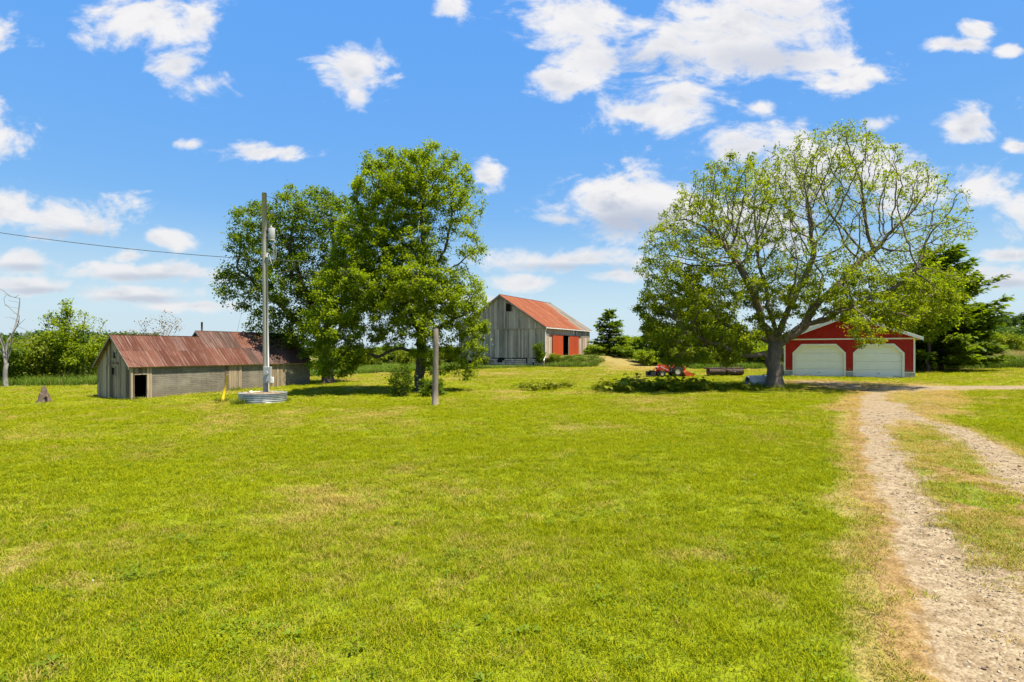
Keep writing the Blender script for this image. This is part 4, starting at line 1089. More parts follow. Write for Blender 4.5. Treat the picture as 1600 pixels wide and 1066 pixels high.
def big_maple():
    limbs = [[(0, 0, 0), (0.0, 0, 1.1), (0.05, 0, 2.1), (0.15, 0, 2.9)],
             [(0.1, 0, 2.3), (0.75, 0.1, 2.9), (1.8, 0.2, 3.6), (2.6, 0.3, 4.9), (4.4, 0.5, 6.4), (6.2, 0.6, 8.0)],
             [(0.15, 0, 2.9), (0.55, -0.3, 4.2), (1.2, -0.6, 5.8), (1.7, -0.8, 7.2)],
             [(0.15, 0, 2.9), (-0.25, 0.3, 4.4), (-0.45, 0.8, 6.6)],
             [(0.05, 0, 2.5), (-0.8, -0.2, 3.6), (-1.8, -0.5, 6.0), (-2.6, -0.6, 7.2)],
             [(0.0, 0, 2.3), (-1.1, 0.4, 3.0), (-3.2, 0.9, 4.5)],
             [(-0.05, 0, 1.75), (-0.8, -0.25, 1.95), (-1.7, -0.5, 1.85), (-3.2, -0.9, 2.3), (-5.2, -1.4, 2.9)],
             [(0.15, 0, 2.8), (0.3, 1.6, 4.6), (0.6, 2.8, 6.2)],
             [(0.15, 0, 2.8), (0.1, -1.4, 4.2), (-0.2, -2.6, 5.6)],
             [(1.8, 0.2, 3.6), (3.0, -1.2, 4.4), (4.8, -2.2, 5.2), (6.2, -2.4, 6.4)],
             [(2.6, 0.3, 4.9), (3.1, 0.8, 6.4)],
             [(1.4, 0.1, 3.3), (1.9, -1.8, 4.1), (2.2, -3.6, 4.2), (2.4, -4.8, 3.4)],
             [(3.0, -1.2, 4.4), (4.0, -2.6, 4.5), (4.6, -3.8, 3.9)]]
    lobes = [(-4.6, 0, 6.6, 3.1, 4.6, 3.6, 1.0), (-2.2, 0, 10.0, 3.6, 4.2, 3.0, 0.9), (2.5, 0, 11.3, 4.2, 4.4, 3.1, 0.8), (6.6, 0, 9.3, 3.2, 3.8, 3.0, 0.55), (9.0, 0.6, 9.4, 1.7, 2.2, 1.6, 0.7),
             (0.8, 0, 6.4, 3.6, 4.6, 2.6, 0.7), (5.6, -0.6, 6.0, 2.9, 3.6, 2.3, 0.9), (7.5, -1.5, 5.2, 1.8, 2.4, 1.6, 1.3), (-5.2, -0.4, 3.6, 2.4, 3.4, 1.6, 1.35), (-3.0, -0.9, 3.0, 2.0, 2.4, 1.1, 1.2),
             (-3.6, -1.4, 1.9, 1.9, 1.5, 0.7, 1.4), (-5.55, -0.6, 1.5, 0.8, 0.9, 0.8, 1.6), (3.4, -2.4, 4.4, 1.9, 1.8, 1.0, 1.9), (5.4, -2.2, 4.2, 1.8, 1.6, 1.0, 2.2), (3.0, -3.2, 2.6, 0.6, 0.6, 0.8, 1.6), (2.3, -4.4, 3.2, 1.2, 0.9, 0.8, 1.4), (4.6, -3.4, 3.7, 1.0, 0.9, 0.8, 1.4), (0.2, -0.4, 3.6, 1.0, 1.0, 1.0, 1.2), (4.0, 0, 13.9, 1.6, 1.6, 1.1, 0.8), (10.0, 0.2, 8.6, 1.2, 1.6, 1.0, 1.2), (7.9, 0, 11.8, 1.3, 1.5, 1.0, 0.8), (-6.0, 0, 8.6, 1.5, 2.0, 1.3, 0.9), (-7.0, -0.2, 4.8, 0.9, 1.6, 1.0, 1.2)]
    def bias(p):
        low = np.clip((7.0 - p[:, 2]) / 3.0, 0.0, 1.0); left = np.clip((1.0 - p[:, 0]) / 4.0, 0, 1)
        bare = np.exp(-((p[:, 0] - 5.6) / 2.4) ** 2 - ((p[:, 2] - 9.0) / 2.2) ** 2)
        return 0.48 + 1.3 * low + 0.25 * left - 0.30 * bare
    return tree('maple_tree', 'big spreading maple with airy half-leafed crown standing before the red garage', gpos(1211, 606), limbs, lobes, 8200, 120000, 0.122, M['leaf_maple'], M['bark_maple'], 0.42, 3,
                r_tip=0.011, step=0.25, kill=0.34, spread=0.12, bias=bias, infl=3.0, zmin=0.6, flare=0.5)
big_maple()

def mid_tree():
    limbs = [[(0, 0, 0), (0.0, 0, 1.6), (-0.05, 0, 2.9), (0.1, 0, 4.2)],
             [(0.1, 0, 4.2), (0.6, 0.2, 6.2), (1.3, 0.3, 8.4), (1.8, 0.4, 10.6)],
             [(0.1, 0, 4.2), (-0.1, -0.4, 6.6), (0.2, -0.6, 9.0), (0.1, -0.5, 11.4)],
             [(0.0, 0, 3.2), (-1.0, 0.4, 5.2), (-2.2, 0.6, 8.2), (-3.0, 0.6, 11.0)],
             [(-0.05, 0, 2.3), (-1.1, -0.5, 2.6), (-2.3, -0.8, 2.1), (-3.6, -1.2, 2.6), (-4.8, -1.5, 3.4)],
             [(0.1, 0, 4.0), (-1.4, -1.2, 5.6), (-3.4, -1.8, 7.0)],
             [(0.6, 0.2, 6.2), (2.2, 0.0, 7.6), (3.4, -0.2, 8.6)],
             [(0.05, 0, 3.0), (1.4, -0.5, 4.0), (2.8, -0.9, 4.6), (3.2, -1.0, 3.0)],
             [(0.1, 0, 3.6), (0.2, -1.8, 5.0), (0.3, -3.2, 6.4)], [(0.1, 0, 3.8), (0.2, 1.8, 5.6), (0.2, 3.4, 8.0)]]
    lobes = [(-1.3, 0, 11.9, 2.9, 3.2, 2.6, 1.0), (0.5, 0, 13.3, 2.3, 2.4, 1.4, 0.9), (2.1, 0, 11.2, 1.8, 2.6, 2.4, 0.55), (-4.6, -1.4, 1.7, 1.3, 1.2, 0.9, 1.3), (-5.6, -1.3, 3.8, 1.3, 1.3, 1.4, 1.5), (-5.2, -1.4, 1.6, 1.0, 1.0, 0.8, 1.3), (2.9, -0.8, 1.6, 0.9, 1.0, 0.9, 1.1), (-4.9, -0.8, 6.0, 1.3, 1.9, 1.6, 1.2), (0.9, -1.3, 2.5, 1.3, 1.3, 0.8, 1.0), (-3.9, 0, 7.6, 1.6, 2.2, 1.6, 1.1), (3.0, 0, 8.6, 1.0, 2.0, 1.3, 0.6), (-3.2, 0, 9.0, 1.9, 2.6, 2.3, 1.1), (-2.6, -0.4, 6.4, 2.4, 2.9, 2.0, 1.2),
             (-0.4, -0.6, 6.0, 2.6, 3.2, 2.4, 1.2), (0.2, -0.2, 8.6, 1.8, 2.6, 1.5, 0.6), (-1.9, -0.4, 8.6, 2.0, 2.6, 1.6, 1.0), (2.3, -0.4, 5.6, 1.8, 2.6, 1.7, 1.1), (2.8, -0.5, 3.4, 1.3, 1.8, 1.6, 1.0), (2.5, -0.6, 1.7, 0.8, 1.2, 1.0, 0.9), (-4.6, -1.2, 4.2, 1.5, 1.9, 1.7, 1.5), (-4.2, -1.4, 2.4, 1.5, 1.6, 1.1, 1.4),
             (-2.2, -0.8, 3.9, 1.6, 1.8, 1.0, 1.1), (0.4, -1.6, 3.8, 1.8, 1.8, 1.1, 1.0)]
    def bias(p):
        airy = np.exp(-((p[:, 0] - 2.1) / 1.9) ** 2 - ((p[:, 2] - 9.3) / 2.4) ** 2)
        return 1.15 - 0.90 * airy
    return tree('ash_tree', 'tall full leafy tree with bright drooping lower branches behind the bare post', gpos(658, 611), limbs, lobes, 7400, 150000, 0.135, M['leaf_ash'], M['bark_dark'], 0.30, 8,
                r_tip=0.011, step=0.27, kill=0.40, spread=0.15, bias=bias, infl=3.0, zmin=0.5, maxcnt=4)
mid_tree()

def shed_tree():
    limbs = [[(0, 0, 0), (-0.1, 0, 1.6), (-0.3, 0, 3.0)],
             [(-0.3, 0, 3.0), (-1.2, 0.2, 6.0), (-2.6, 0.3, 9.5), (-4.2, 0.3, 12.4)], [(-0.3, 0, 3.0), (0.2, 0.2, 6.5), (0.4, 0.2, 10.0), (0.2, 0, 13.4)],
             [(-0.2, 0, 2.6), (-2.2, -0.3, 4.6), (-4.6, -0.5, 6.8), (-6.6, -0.6, 8.6)], [(-0.2, 0, 2.4), (-1.8, 0.4, 3.2), (-3.6, 0.6, 4.0)],
             [(-0.3, 0, 3.0), (-0.8, -1.8, 5.4), (-1.2, -3.4, 8.2)], [(-0.3, 0, 3.0), (-0.7, 1.8, 5.6), (-1.0, 3.6, 8.6)], [(-0.2, 0, 2.8), (1.4, 0, 5.0), (2.8, 0, 7.4)], [(-0.8, 0, 4.8), (-2.6, -0.4, 8.0), (-2.4, -0.6, 12.0)]]
    lobes = [(-4.6, 0, 10.8, 2.7, 3.4, 3.0, 1.0), (-1.6, 0, 12.6, 2.8, 3.2, 2.4, 0.9), (0.8, 0, 11.4, 2.4, 3.4, 2.8, 1.0), (-6.2, 0, 7.4, 2.1, 3.0, 2.1, 1.1), (-2.4, 0, 7.2, 3.0, 4.0, 2.8, 0.8), (1.2, 0, 7.0, 2.4, 3.4, 3.0, 1.0),
             (-3.4, -0.4, 4.4, 2.4, 2.6, 1.6, 1.1), (-1.2, -0.6, 3.4, 1.8, 2.0, 1.4, 1.2), (-0.6, -1.0, 2.0, 1.4, 1.2, 1.0, 0.8)]
    return tree('maple_tree', 'dark leafy tree overhanging the far end of the rusty-roofed shed', gpos(513, 599), limbs, lobes, 4800, 52000, 0.185, M['leaf_dark'], M['bark_dark'], 0.42, 15,
                r_tip=0.014, step=0.34, kill=0.50, spread=0.20, infl=3.4, zmin=0.8)
shed_tree()

def generic_limbs(h, rng, n=6, fork=0.28, spreadf=0.28):
    L = [[(0, 0, 0), (0, 0, h * fork * 0.6), (rng.uniform(-.1, .1), rng.uniform(-.1, .1), h * fork)]]
    for k in range(n):
        a = k * 2.4 + rng.uniform(0, 0.8); s = h * spreadf * rng.uniform(0.5, 1.0); z = h * rng.uniform(0.62, 0.88)
        L.append([(0, 0, h * fork * rng.uniform(0.7, 1)), (math.cos(a) * s * 0.4, math.sin(a) * s * 0.4, h * 0.5), (math.cos(a) * s, math.sin(a) * s, z)])
    return L

def simple_tree(name, label, loc, h, w, nleaf, size, leafm, barkm, seed, natt=700, lobes=None, r=0.14, group=None, spread=0.22, step=0.35, cat='tree', z0=0.22, **kw):
    rr = random.Random(seed)
    if lobes is None:
        lobes = []
        for k in range(7):
            z = h * rr.uniform(z0 + 0.12, 0.86); q = 1 - abs(z / h - 0.5) * 1.1; a = rr.uniform(0, 6.28); d = w * 0.28 * q
            lobes.append((math.cos(a) * d, math.sin(a) * d, z, w * 0.27 * (0.6 + q * 0.5), w * 0.27 * (0.6 + q * 0.5), h * 0.15, 1.0))
        lobes.append((0, 0, h * 0.88, w * 0.2, w * 0.2, h * 0.12, 1.0))
    return tree(name, label, loc, generic_limbs(h, rr), lobes, natt, nleaf, size, leafm, barkm, r, seed, r_tip=0.014, step=step, kill=step * 1.5, spread=spread, infl=4.0, group=group, cat=cat, **kw)

def bush(name, label, loc, w, h, nleaf, size, leafm, seed, cat='shrub', group=None, d=None):
    """many-stemmed shrub: stems from the ground, leaves in uneven clumps"""
    rr = random.Random(seed); d = d or w
    limbs = [[(0, 0, 0), (0, 0, h * 0.12)]]
    for k in range(7):
        a = rr.uniform(0, 6.28); limbs.append([(0, 0, 0.02), (math.cos(a) * w * 0.18, math.sin(a) * d * 0.18, h * 0.35), (math.cos(a) * w * 0.36, math.sin(a) * d * 0.36, h * rr.uniform(0.5, 0.85))])
    lobes = []
    for k in range(9):
        a = rr.uniform(0, 6.28); q = rr.uniform(0.15, 0.36); lobes.append((math.cos(a) * w * q, math.sin(a) * d * q, h * rr.uniform(0.2, 0.8), w * 0.2, d * 0.2, h * 0.2, 1))
    lobes.append((0, 0, h * 0.5, w * 0.35, d * 0.35, h * 0.42, 0.8))
    st = max(0.12, h * 0.09)
    return tree(name, label, loc, limbs, lobes, 420, nleaf, size, leafm, M['bark_dark'], 0.05, seed, r_tip=0.01, step=st, kill=st * 1.5, spread=h * 0.07, infl=h, cat=cat, group=group, zmin=0.02, flare=0, up=0.35)

def at(px, D, sink=0.05):
    x = (px - 800) / F * D; return (x, D, float(terrain(x, D)) - sink)

# undergrowth round the middle tree's foot
bush('shrub', 'dark green sucker bush at the foot of the tall middle tree', (at(676, 30.4)[0], 30.2, at(676, 30.4)[2]), 1.6, 1.05, 2600, 0.13, M['leaf_dark'], 41)
bush('shrub', 'upright leafy sucker beside the trunk of the tall middle tree', (at(632, 30.8)[0], 30.6, at(632, 30.8)[2]), 1.5, 2.0, 1500, 0.13, M['leaf_dark'], 42)

# conifers
def conifer(name, label, loc, h, w, seed, nspray, density=1.0, z0=0.06, layers=26, droop=0.18, group=None, power=0.8, mt=None, loose=1.0, spray=0.42):
    rng = np.random.default_rng(seed); R = thing(name, label, 'tree', loc, 0, group)
    tb = MB(); tb.tube([(0, 0, 0), (0.03, 0, h * 0.5), (0, 0.02, h * 0.97)], [0.022 * h, 0.013 * h, 0.02], 8)
    V = []; Fc = []; C = []; D_ = []
    for k in range(layers):
        z = h * (z0 + (0.97 - z0) * (k + rng.uniform(-.3, .3)) / layers); z = max(z, 0.2)
        L = w / 2 * max(0.05, (1 - z / h)) ** power * (1 + 0.25 * loose * rng.normal()); m = 7 if k < layers * 0.7 else 5
        for j in range(m):
            a = rng.uniform(0, 6.283); ll = abs(L * rng.uniform(0.7, 1.15)); s = max(4, int(ll * 5))
            ts = np.linspace(0.12, 1, s); zz = z + ll * (-droop * ts + 0.30 * ts ** 2 * (0.5 + z / h))
            pts = np.stack([np.cos(a) * ts * ll, np.sin(a) * ts * ll, zz], -1)
            if ll > 0.5: tb.tube([(0, 0, z), tuple(pts[s // 2]), tuple(pts[-1])], [0.035, 0.02, 0.006], 4, False)
            for q, t_ in zip(pts, ts):
                nn = int(nspray * (0.6 + 0.6 * t_))
                for _ in range(nn):
                    C.append(q + rng.normal(size=3) * np.array([0.16, 0.16, 0.07]) * (0.6 + 0.5 * ll / 3)); sd_ = a + rng.normal() * 0.8
                    D_.append((math.cos(sd_), math.sin(sd_), rng.normal() * 0.25 + 0.05))
    C = np.array(C); D_ = np.array(D_); D_ /= np.linalg.norm(D_, axis=1)[:, None]; n = len(C)
    nr = rng.normal(size=(n, 3)) * 0.5; nr[:, 2] += 1; s = np.cross(D_, nr); s /= np.linalg.norm(s, axis=1)[:, None]
    L = (spray * rng.uniform(0.6, 1.3, n))[:, None]; Wd = L * 0.21
    Vv = np.stack([C, C + D_ * L * 0.5 + s * Wd, C + D_ * L - np.array([0, 0, 0.1]) * L, C + D_ * L * 0.5 - s * Wd], 1).reshape(-1, 3)
    tb.build('trunk', M['bark_dark'], R, True)
    link('crown', mesh_np('crown', Vv, np.arange(4 * n).reshape(n, 4)), mt or M['needle'], R)
    return R
spruce = conifer('spruce_tree', 'broad dark spruce standing just past the red garage wall', at(1470, 47), 10.4, 8.8, 31, 10, layers=34, power=0.5, droop=0.06, spray=0.5, mt=M['needle'], loose=0.45)
conifer('spruce_tree', 'small cone-shaped evergreen beside the far end of the barn', at(952, 72), 6.2, 5.0, 32, 11, layers=18, power=0.7, spray=0.4, mt=M['leaf_dark'])
conifer('spruce_tree', 'slim dark evergreen behind the left half of the big maple', at(1085, 66), 11.0, 5.2, 33, 8, layers=26, power=0.7)
conifer('spruce_tree', 'short dark evergreen next to the shrubs near the barn', at(1015, 68), 4.8, 3.6, 34, 8, layers=16, power=0.7)
# leafy tree in front of the spruce
simple_tree('maple_tree', 'light green young tree growing against the dark spruce beside the garage', at(1452, 44.5), 8.6, 5.2, 9500, 0.22, M['leaf_ash'], M['bark_dark'], 61, natt=900, r=0.12)

# shrubs and trees behind the yard, barn side
specs = [(932, 76, 3.4, 1.8, 'leaf_bright', 'pale green shrub close to the barn ramp corner'), (988, 75, 4.2, 3.2, 'leaf_ash', 'dark shrub between the cone-shaped evergreen and the big maple'),
         (1045, 64, 6.0, 5.0, 'leaf_bright', 'bright tall shrub behind the orange tractor'), (1125, 62, 6.5, 5.4, 'leaf_ash', 'large round shrub behind the rusty roller'),
         (1180, 60, 5.6, 4.0, 'leaf_bright', 'bright shrub seen beside the maple trunk near the garage'), (1095, 58, 4.0, 2.2, 'leaf_bright', 'low yellow-green shrub in the long grass behind the roller'),
         (1208, 56, 4.4, 2.8, 'leaf_ash', 'green shrub growing behind the garage corner')]
for k, (px, D, w, h, lm, lab) in enumerate(specs):
    bush('shrub', lab, at(px, D), w, h, int(2300 * w), 0.24, M[lm], 70 + k, group='shrubs along the back of the yard')
bush('shrub', 'leafy shrub hiding the front half of the white car', at(1012, 63), 3.6, 2.2, 5200, 0.22, M['leaf_ash'], 95)
bush('shrub', 'green shrub hiding the rear of the white car', at(1062, 62), 3.8, 2.6, 6000, 0.22, M['leaf_bright'], 96)
bush('shrub', 'small shrub against the barn wall beyond its doors', (*loc2(BARN_O, BARN_A, 11.3, -0.9), 1.3), 1.4, 1.4, 900, 0.16, M['leaf_dark'], 91)
bush('vine', 'green vine climbing the near corner of the barn', (*loc2(BARN_O, BARN_A, -0.5, 0.55), 0.9), 1.3, 2.9, 1300, 0.17, M['leaf_dark'], 92, cat='vine', d=0.7)
bush('shrub', 'leafy weeds around the foot of the barn downspout', (*loc2(BARN_O, BARN_A, 0.6, -0.9), 1.0), 1.6, 1.2, 900, 0.16, M['leaf_bright'], 93)
bush('shrub', 'weedy clump on the bank left of the barn ramp', (*loc2(BARN_O, BARN_A, -1.2, 7.9), 0.5), 2.2, 1.4, 900, 0.18, M['leaf_bright'], 94)

# left hedgerow
hedge = [(10, 47, 3.6, 4.2, 'leaf_dark', 'dark bushy shrub at the foot of the dead tree'), (52, 49, 4.4, 5.0, 'leaf_bright', 'yellow-green shrub behind the old stump'), (92, 51, 4.4, 4.6, 'leaf_bright', 'bright leafy shrub in the hedgerow below the small round-topped tree'),
         (128, 50, 4.2, 4.2, 'leaf_ash', 'green shrub in the hedgerow nearest the shed gable'), (158, 56, 5.0, 5.2, 'leaf_bright', 'tall bright shrub showing beside the shed roof edge'), (75, 55, 5.6, 5.4, 'leaf_bright', 'pale hedgerow shrub standing behind the others left of the shed'),
         (-25, 48, 4.5, 4.6, 'leaf_bright', 'shrub cut by the left edge of the picture')]
for k, (px, D, w, h, lm, lab) in enumerate(hedge):
    bush('shrub', lab, at(px, D), w, h * 0.85, int(1150 * w), 0.21, M[lm], 110 + k, group='hedgerow left of the shed')
simple_tree('tree', 'small round-topped green tree rising above the left hedgerow', at(105, 50), 7.4, 3.6, 4200, 0.20, M['leaf_ash'], M['bark_dark'], 131, natt=500, r=0.1)
simple_tree('tree', 'thin sparse tree next to the round-topped one in the hedgerow', at(130, 51), 6.6, 3.0, 700, 0.18, M['leaf_ash'], M['bark_dark'], 132, natt=400, r=0.08)
simple_tree('dead_tree', 'bare grey dead tree at the far left of the yard', at(8, 44), 8.0, 5.6, 0, 0.2, M['leaf_red'], M['bark_grey'], 133, natt=420, r=0.15, step=0.4)
simple_tree('sapling', 'nearly leafless tree with rusty buds behind the shed ridge', at(250, 52), 6.4, 4.2, 620, 0.17, M['leaf_red'], M['bark_grey'], 134, natt=360, r=0.10, step=0.4)
simple_tree('sapling', 'shorter budding tree behind the shed roof near its gable', at(205, 53), 5.0, 3.4, 420, 0.17, M['leaf_red'], M['bark_grey'], 135, natt=300, r=0.08, step=0.4)
# behind the middle tree
for k, (px, D, w, h, lm, lab) in enumerate([(575, 74, 5.0, 2.6, 'leaf_bright', 'low bright shrub seen under the middle tree'), (610, 82, 6, 3.2, 'leaf_dark', 'dark low shrub far behind the middle tree'), (640, 78, 5, 2.4, 'leaf_bright', 'low green shrub seen just left of the middle trunk'),
                                             (700, 84, 6, 3.0, 'leaf_bright', 'far shrub glimpsed between the middle tree and barn'), (540, 70, 5, 3.0, 'leaf_ash', 'shrub in the gap right of the shed end')]):
    bush('shrub', lab, at(px, D), w, h, int(1300 * w), 0.26, M[lm], 150 + k, group='shrubs beyond the middle tree')
# far right field shrubs
bush('shrub', 'rounded bright green shrub alone in the far right field', at(1568, 92), 5.6, 4.2, 6500, 0.26, M['leaf_bright'], 161)
bush('shrub', 'small bright shrub by the spruce in the far field', at(1533, 88), 3.4, 2.6, 2600, 0.25, M['leaf_bright'], 162)
bush('shrub', 'bright shrub cut by the right edge of the picture', at(1612, 95), 4.6, 3.4, 4000, 0.26, M['leaf_bright'], 163)

def far_woods():
    rr = np.random.default_rng(77); meshes = []
    for k in range(4):
        h, w = 9.0, 8.0; lobes = [(rr.normal() * 1.4, rr.normal() * 1.4, rr.uniform(3, 7), rr.uniform(1.5, 2.6), rr.uniform(1.5, 2.6), rr.uniform(1.2, 2.0), 1) for _ in range(9)]
        C = ell_points(rr, lobes, 1500); Vl, Fl = leaf_quads(rr, C, 0.75, 0.6, 0.7)
        tb = MB(); tb.tube([(0, 0, 0), (0, 0, 4.5)], [0.25, 0.12], 6); tv = np.array(tb.v)
        V = np.vstack([Vl, tv]); Fc = [tuple(f) for f in Fl] + [tuple(i + len(Vl) for i in f) for f in tb.f]
        meshes.append(mesh_np('far_tree', V, Fc))
    P = []
    for _ in range(900):
        a = rr.uniform(-0.90, 0.90); D = rr.uniform(150, 260); x = a * D
        if rr.random() < 0.55: P.append((x, D))
    for _ in range(700):
        x = rr.uniform(120, 480); y = rr.uniform(170, 420); P.append((x, y))
    for _ in range(300):
        x = rr.uniform(-420, -110); y = rr.uniform(150, 340); P.append((x, y))
    P = np.array(P); n = len(P); z = terrain(P[:, 0], P[:, 1])
    mid = np.abs(P[:, 0] / P[:, 1]) < 0.62
    s = rr.uniform(0.6, 1.15, n) * np.where(mid, 0.42, 0.85) * np.where(P[:, 0] > 100, 1.05, 1.0)
    o = scatter('distant_woods', np.stack([P[:, 0], P[:, 1], z - 0.3], -1), np.stack([np.zeros(n), np.zeros(n), rr.uniform(0, 6.28, n)], -1), np.stack([s, s, s], -1), rr.integers(0, 4, n), rr.random(n), meshes, M['leaf_wood'])
    tag(o, 'far belt of dark green woods along the horizon', 'woods', kind='stuff')
far_woods()

# ------------------------------------------------------------------ garden bed
def leafy_plant(name, label, loc, r, h, n, leaf, mt, seed, group=None, cat='plant'):
    """broad arching leaves on stalks from one root"""
    rr = random.Random(seed); R = thing(name, label, cat, loc, rr.uniform(0, 6.28), group); st = MB(); lf = MB()
    for k in range(n):
        a = rr.uniform(0, 6.283); rad = r * math.sqrt(rr.uniform(0.05, 1)); hh = h * rr.uniform(0.55, 1.1) * (1.15 - 0.5 * rad / r)
        tip = Vector((math.cos(a) * rad, math.sin(a) * rad, hh)); st.tube([(0, 0, 0), tuple(tip * 0.55 + Vector((0, 0, hh * 0.15))), tuple(tip)], [0.012, 0.010, 0.006], 4, False)
        d = Vector((math.cos(a), math.sin(a), -0.25 + rr.uniform(-.3, .35))).normalized(); s = d.cross(Vector((rr.uniform(-.3, .3), rr.uniform(-.3, .3), 1))).normalized(); up = s.cross(d)
        L = leaf * rr.uniform(0.7, 1.25); W = L * 0.42
        c = tip - d * L * 0.25
        V = [c, c + d * L * .3 + s * W + up * .05 * L, c + d * L * .3 - s * W + up * .05 * L, c + d * L * .7 + s * W * .75 - up * .02 * L, c + d * L * .7 - s * W * .75 - up * .02 * L, c + d * L - up * .18 * L, c + d * L * .3 - up * .03 * L, c + d * L * .7 - up * .08 * L]
        lf.add(V, [(0, 6, 1), (0, 2, 6), (6, 7, 3, 1), (6, 2, 4, 7), (7, 5, 3), (7, 4, 5)])
    st.build('stalk', mt, R); lf.build('leaf', mt, R)['kind'] = 'stuff'
    return R
lab_bed = 'broad-leaved plant in the long low garden bed left of the maple trunk'
rr = random.Random(8)
for k in range(26):
    px = 948 + k * 9.4 + rr.uniform(-4, 4); py = 611 - k * 0.08 + rr.uniform(-3.5, 3.5)
    big = k < 17
    leafy_plant('rhubarb_plant', lab_bed, gpos(px, py, 0.02), (0.62 if big else 0.42) * rr.uniform(0.8, 1.2), (0.72 if big else 0.42) * rr.uniform(0.7, 1.25), 26 if big else 20, 0.30 if big else 0.2, M['leaf_bed'], 200 + k, 'plants in the long garden bed')
for k in range(9):
    px = 812 + k * 9.6 + rr.uniform(-3, 3); py = 608 + rr.uniform(-3, 3)
    leafy_plant('weed_plant', 'leafy weed in the small separate clump on the lawn before the barn', gpos(px, py, 0.02), 0.5 * rr.uniform(0.8, 1.2), (0.46 + 0.26 * math.sin(k / 8 * 3.1)) * rr.uniform(0.8, 1.3), 30, 0.2, M['leaf_bed'], 240 + k, 'weeds in the small clump')

def tuft(name, label, loc, seed, n=160, h=0.55, r=0.45):
    rng = random.Random(seed); me = blade_clump('tuft', n, h, r, 0.016, rng, 0.6)
    m = M.get('tuft') or M.setdefault('tuft', leaf_mat('tuft_blades', (0.075, 0.105, 0.004), (0.15, 0.19, 0.008), 0.4, (0.24, 0.26, 0.02)))
    o = link(name, me, m, None, loc); tag(o, label, 'grass tuft', kind='stuff'); return o
tuft('grass_tuft', 'long grass tuft in front of the white tank by the maple', gpos(1182, 604), 301, 420, 0.60, 0.75)
tuft('grass_tuft', 'long grass round the foot of the maple trunk', gpos(1222, 607), 302, 420, 0.32, 1.0)
tuft('grass_tuft', 'long grass at the left end of the corrugated ring', gpos(374, 633), 303, 220, 0.42, 0.4)
tuft('grass_tuft', 'grass tuft at the foot of the yellow guy guard', gpos(347, 629), 304, 160, 0.36, 0.35)
tuft('grass_tuft', 'grass fringe at the right end of the corrugated ring', gpos(446, 628), 305, 120, 0.3, 0.3)
tuft('grass_tuft', 'grass along the bed edge between plants and maple', gpos(1140, 608), 306, 500, 0.30, 1.3)
tuft('grass_tuft', 'weeds along the base of the shed wall', (*loc2(SHED_O, SHED_A, 6.2, -0.15), -0.25), 307, 160, 0.35, 0.5)
tuft('grass_tuft', 'grass at the near corner of the shed by its doorway', (*loc2(SHED_O, SHED_A, 0.1, -0.15), -0.42), 308, 160, 0.25, 0.5)

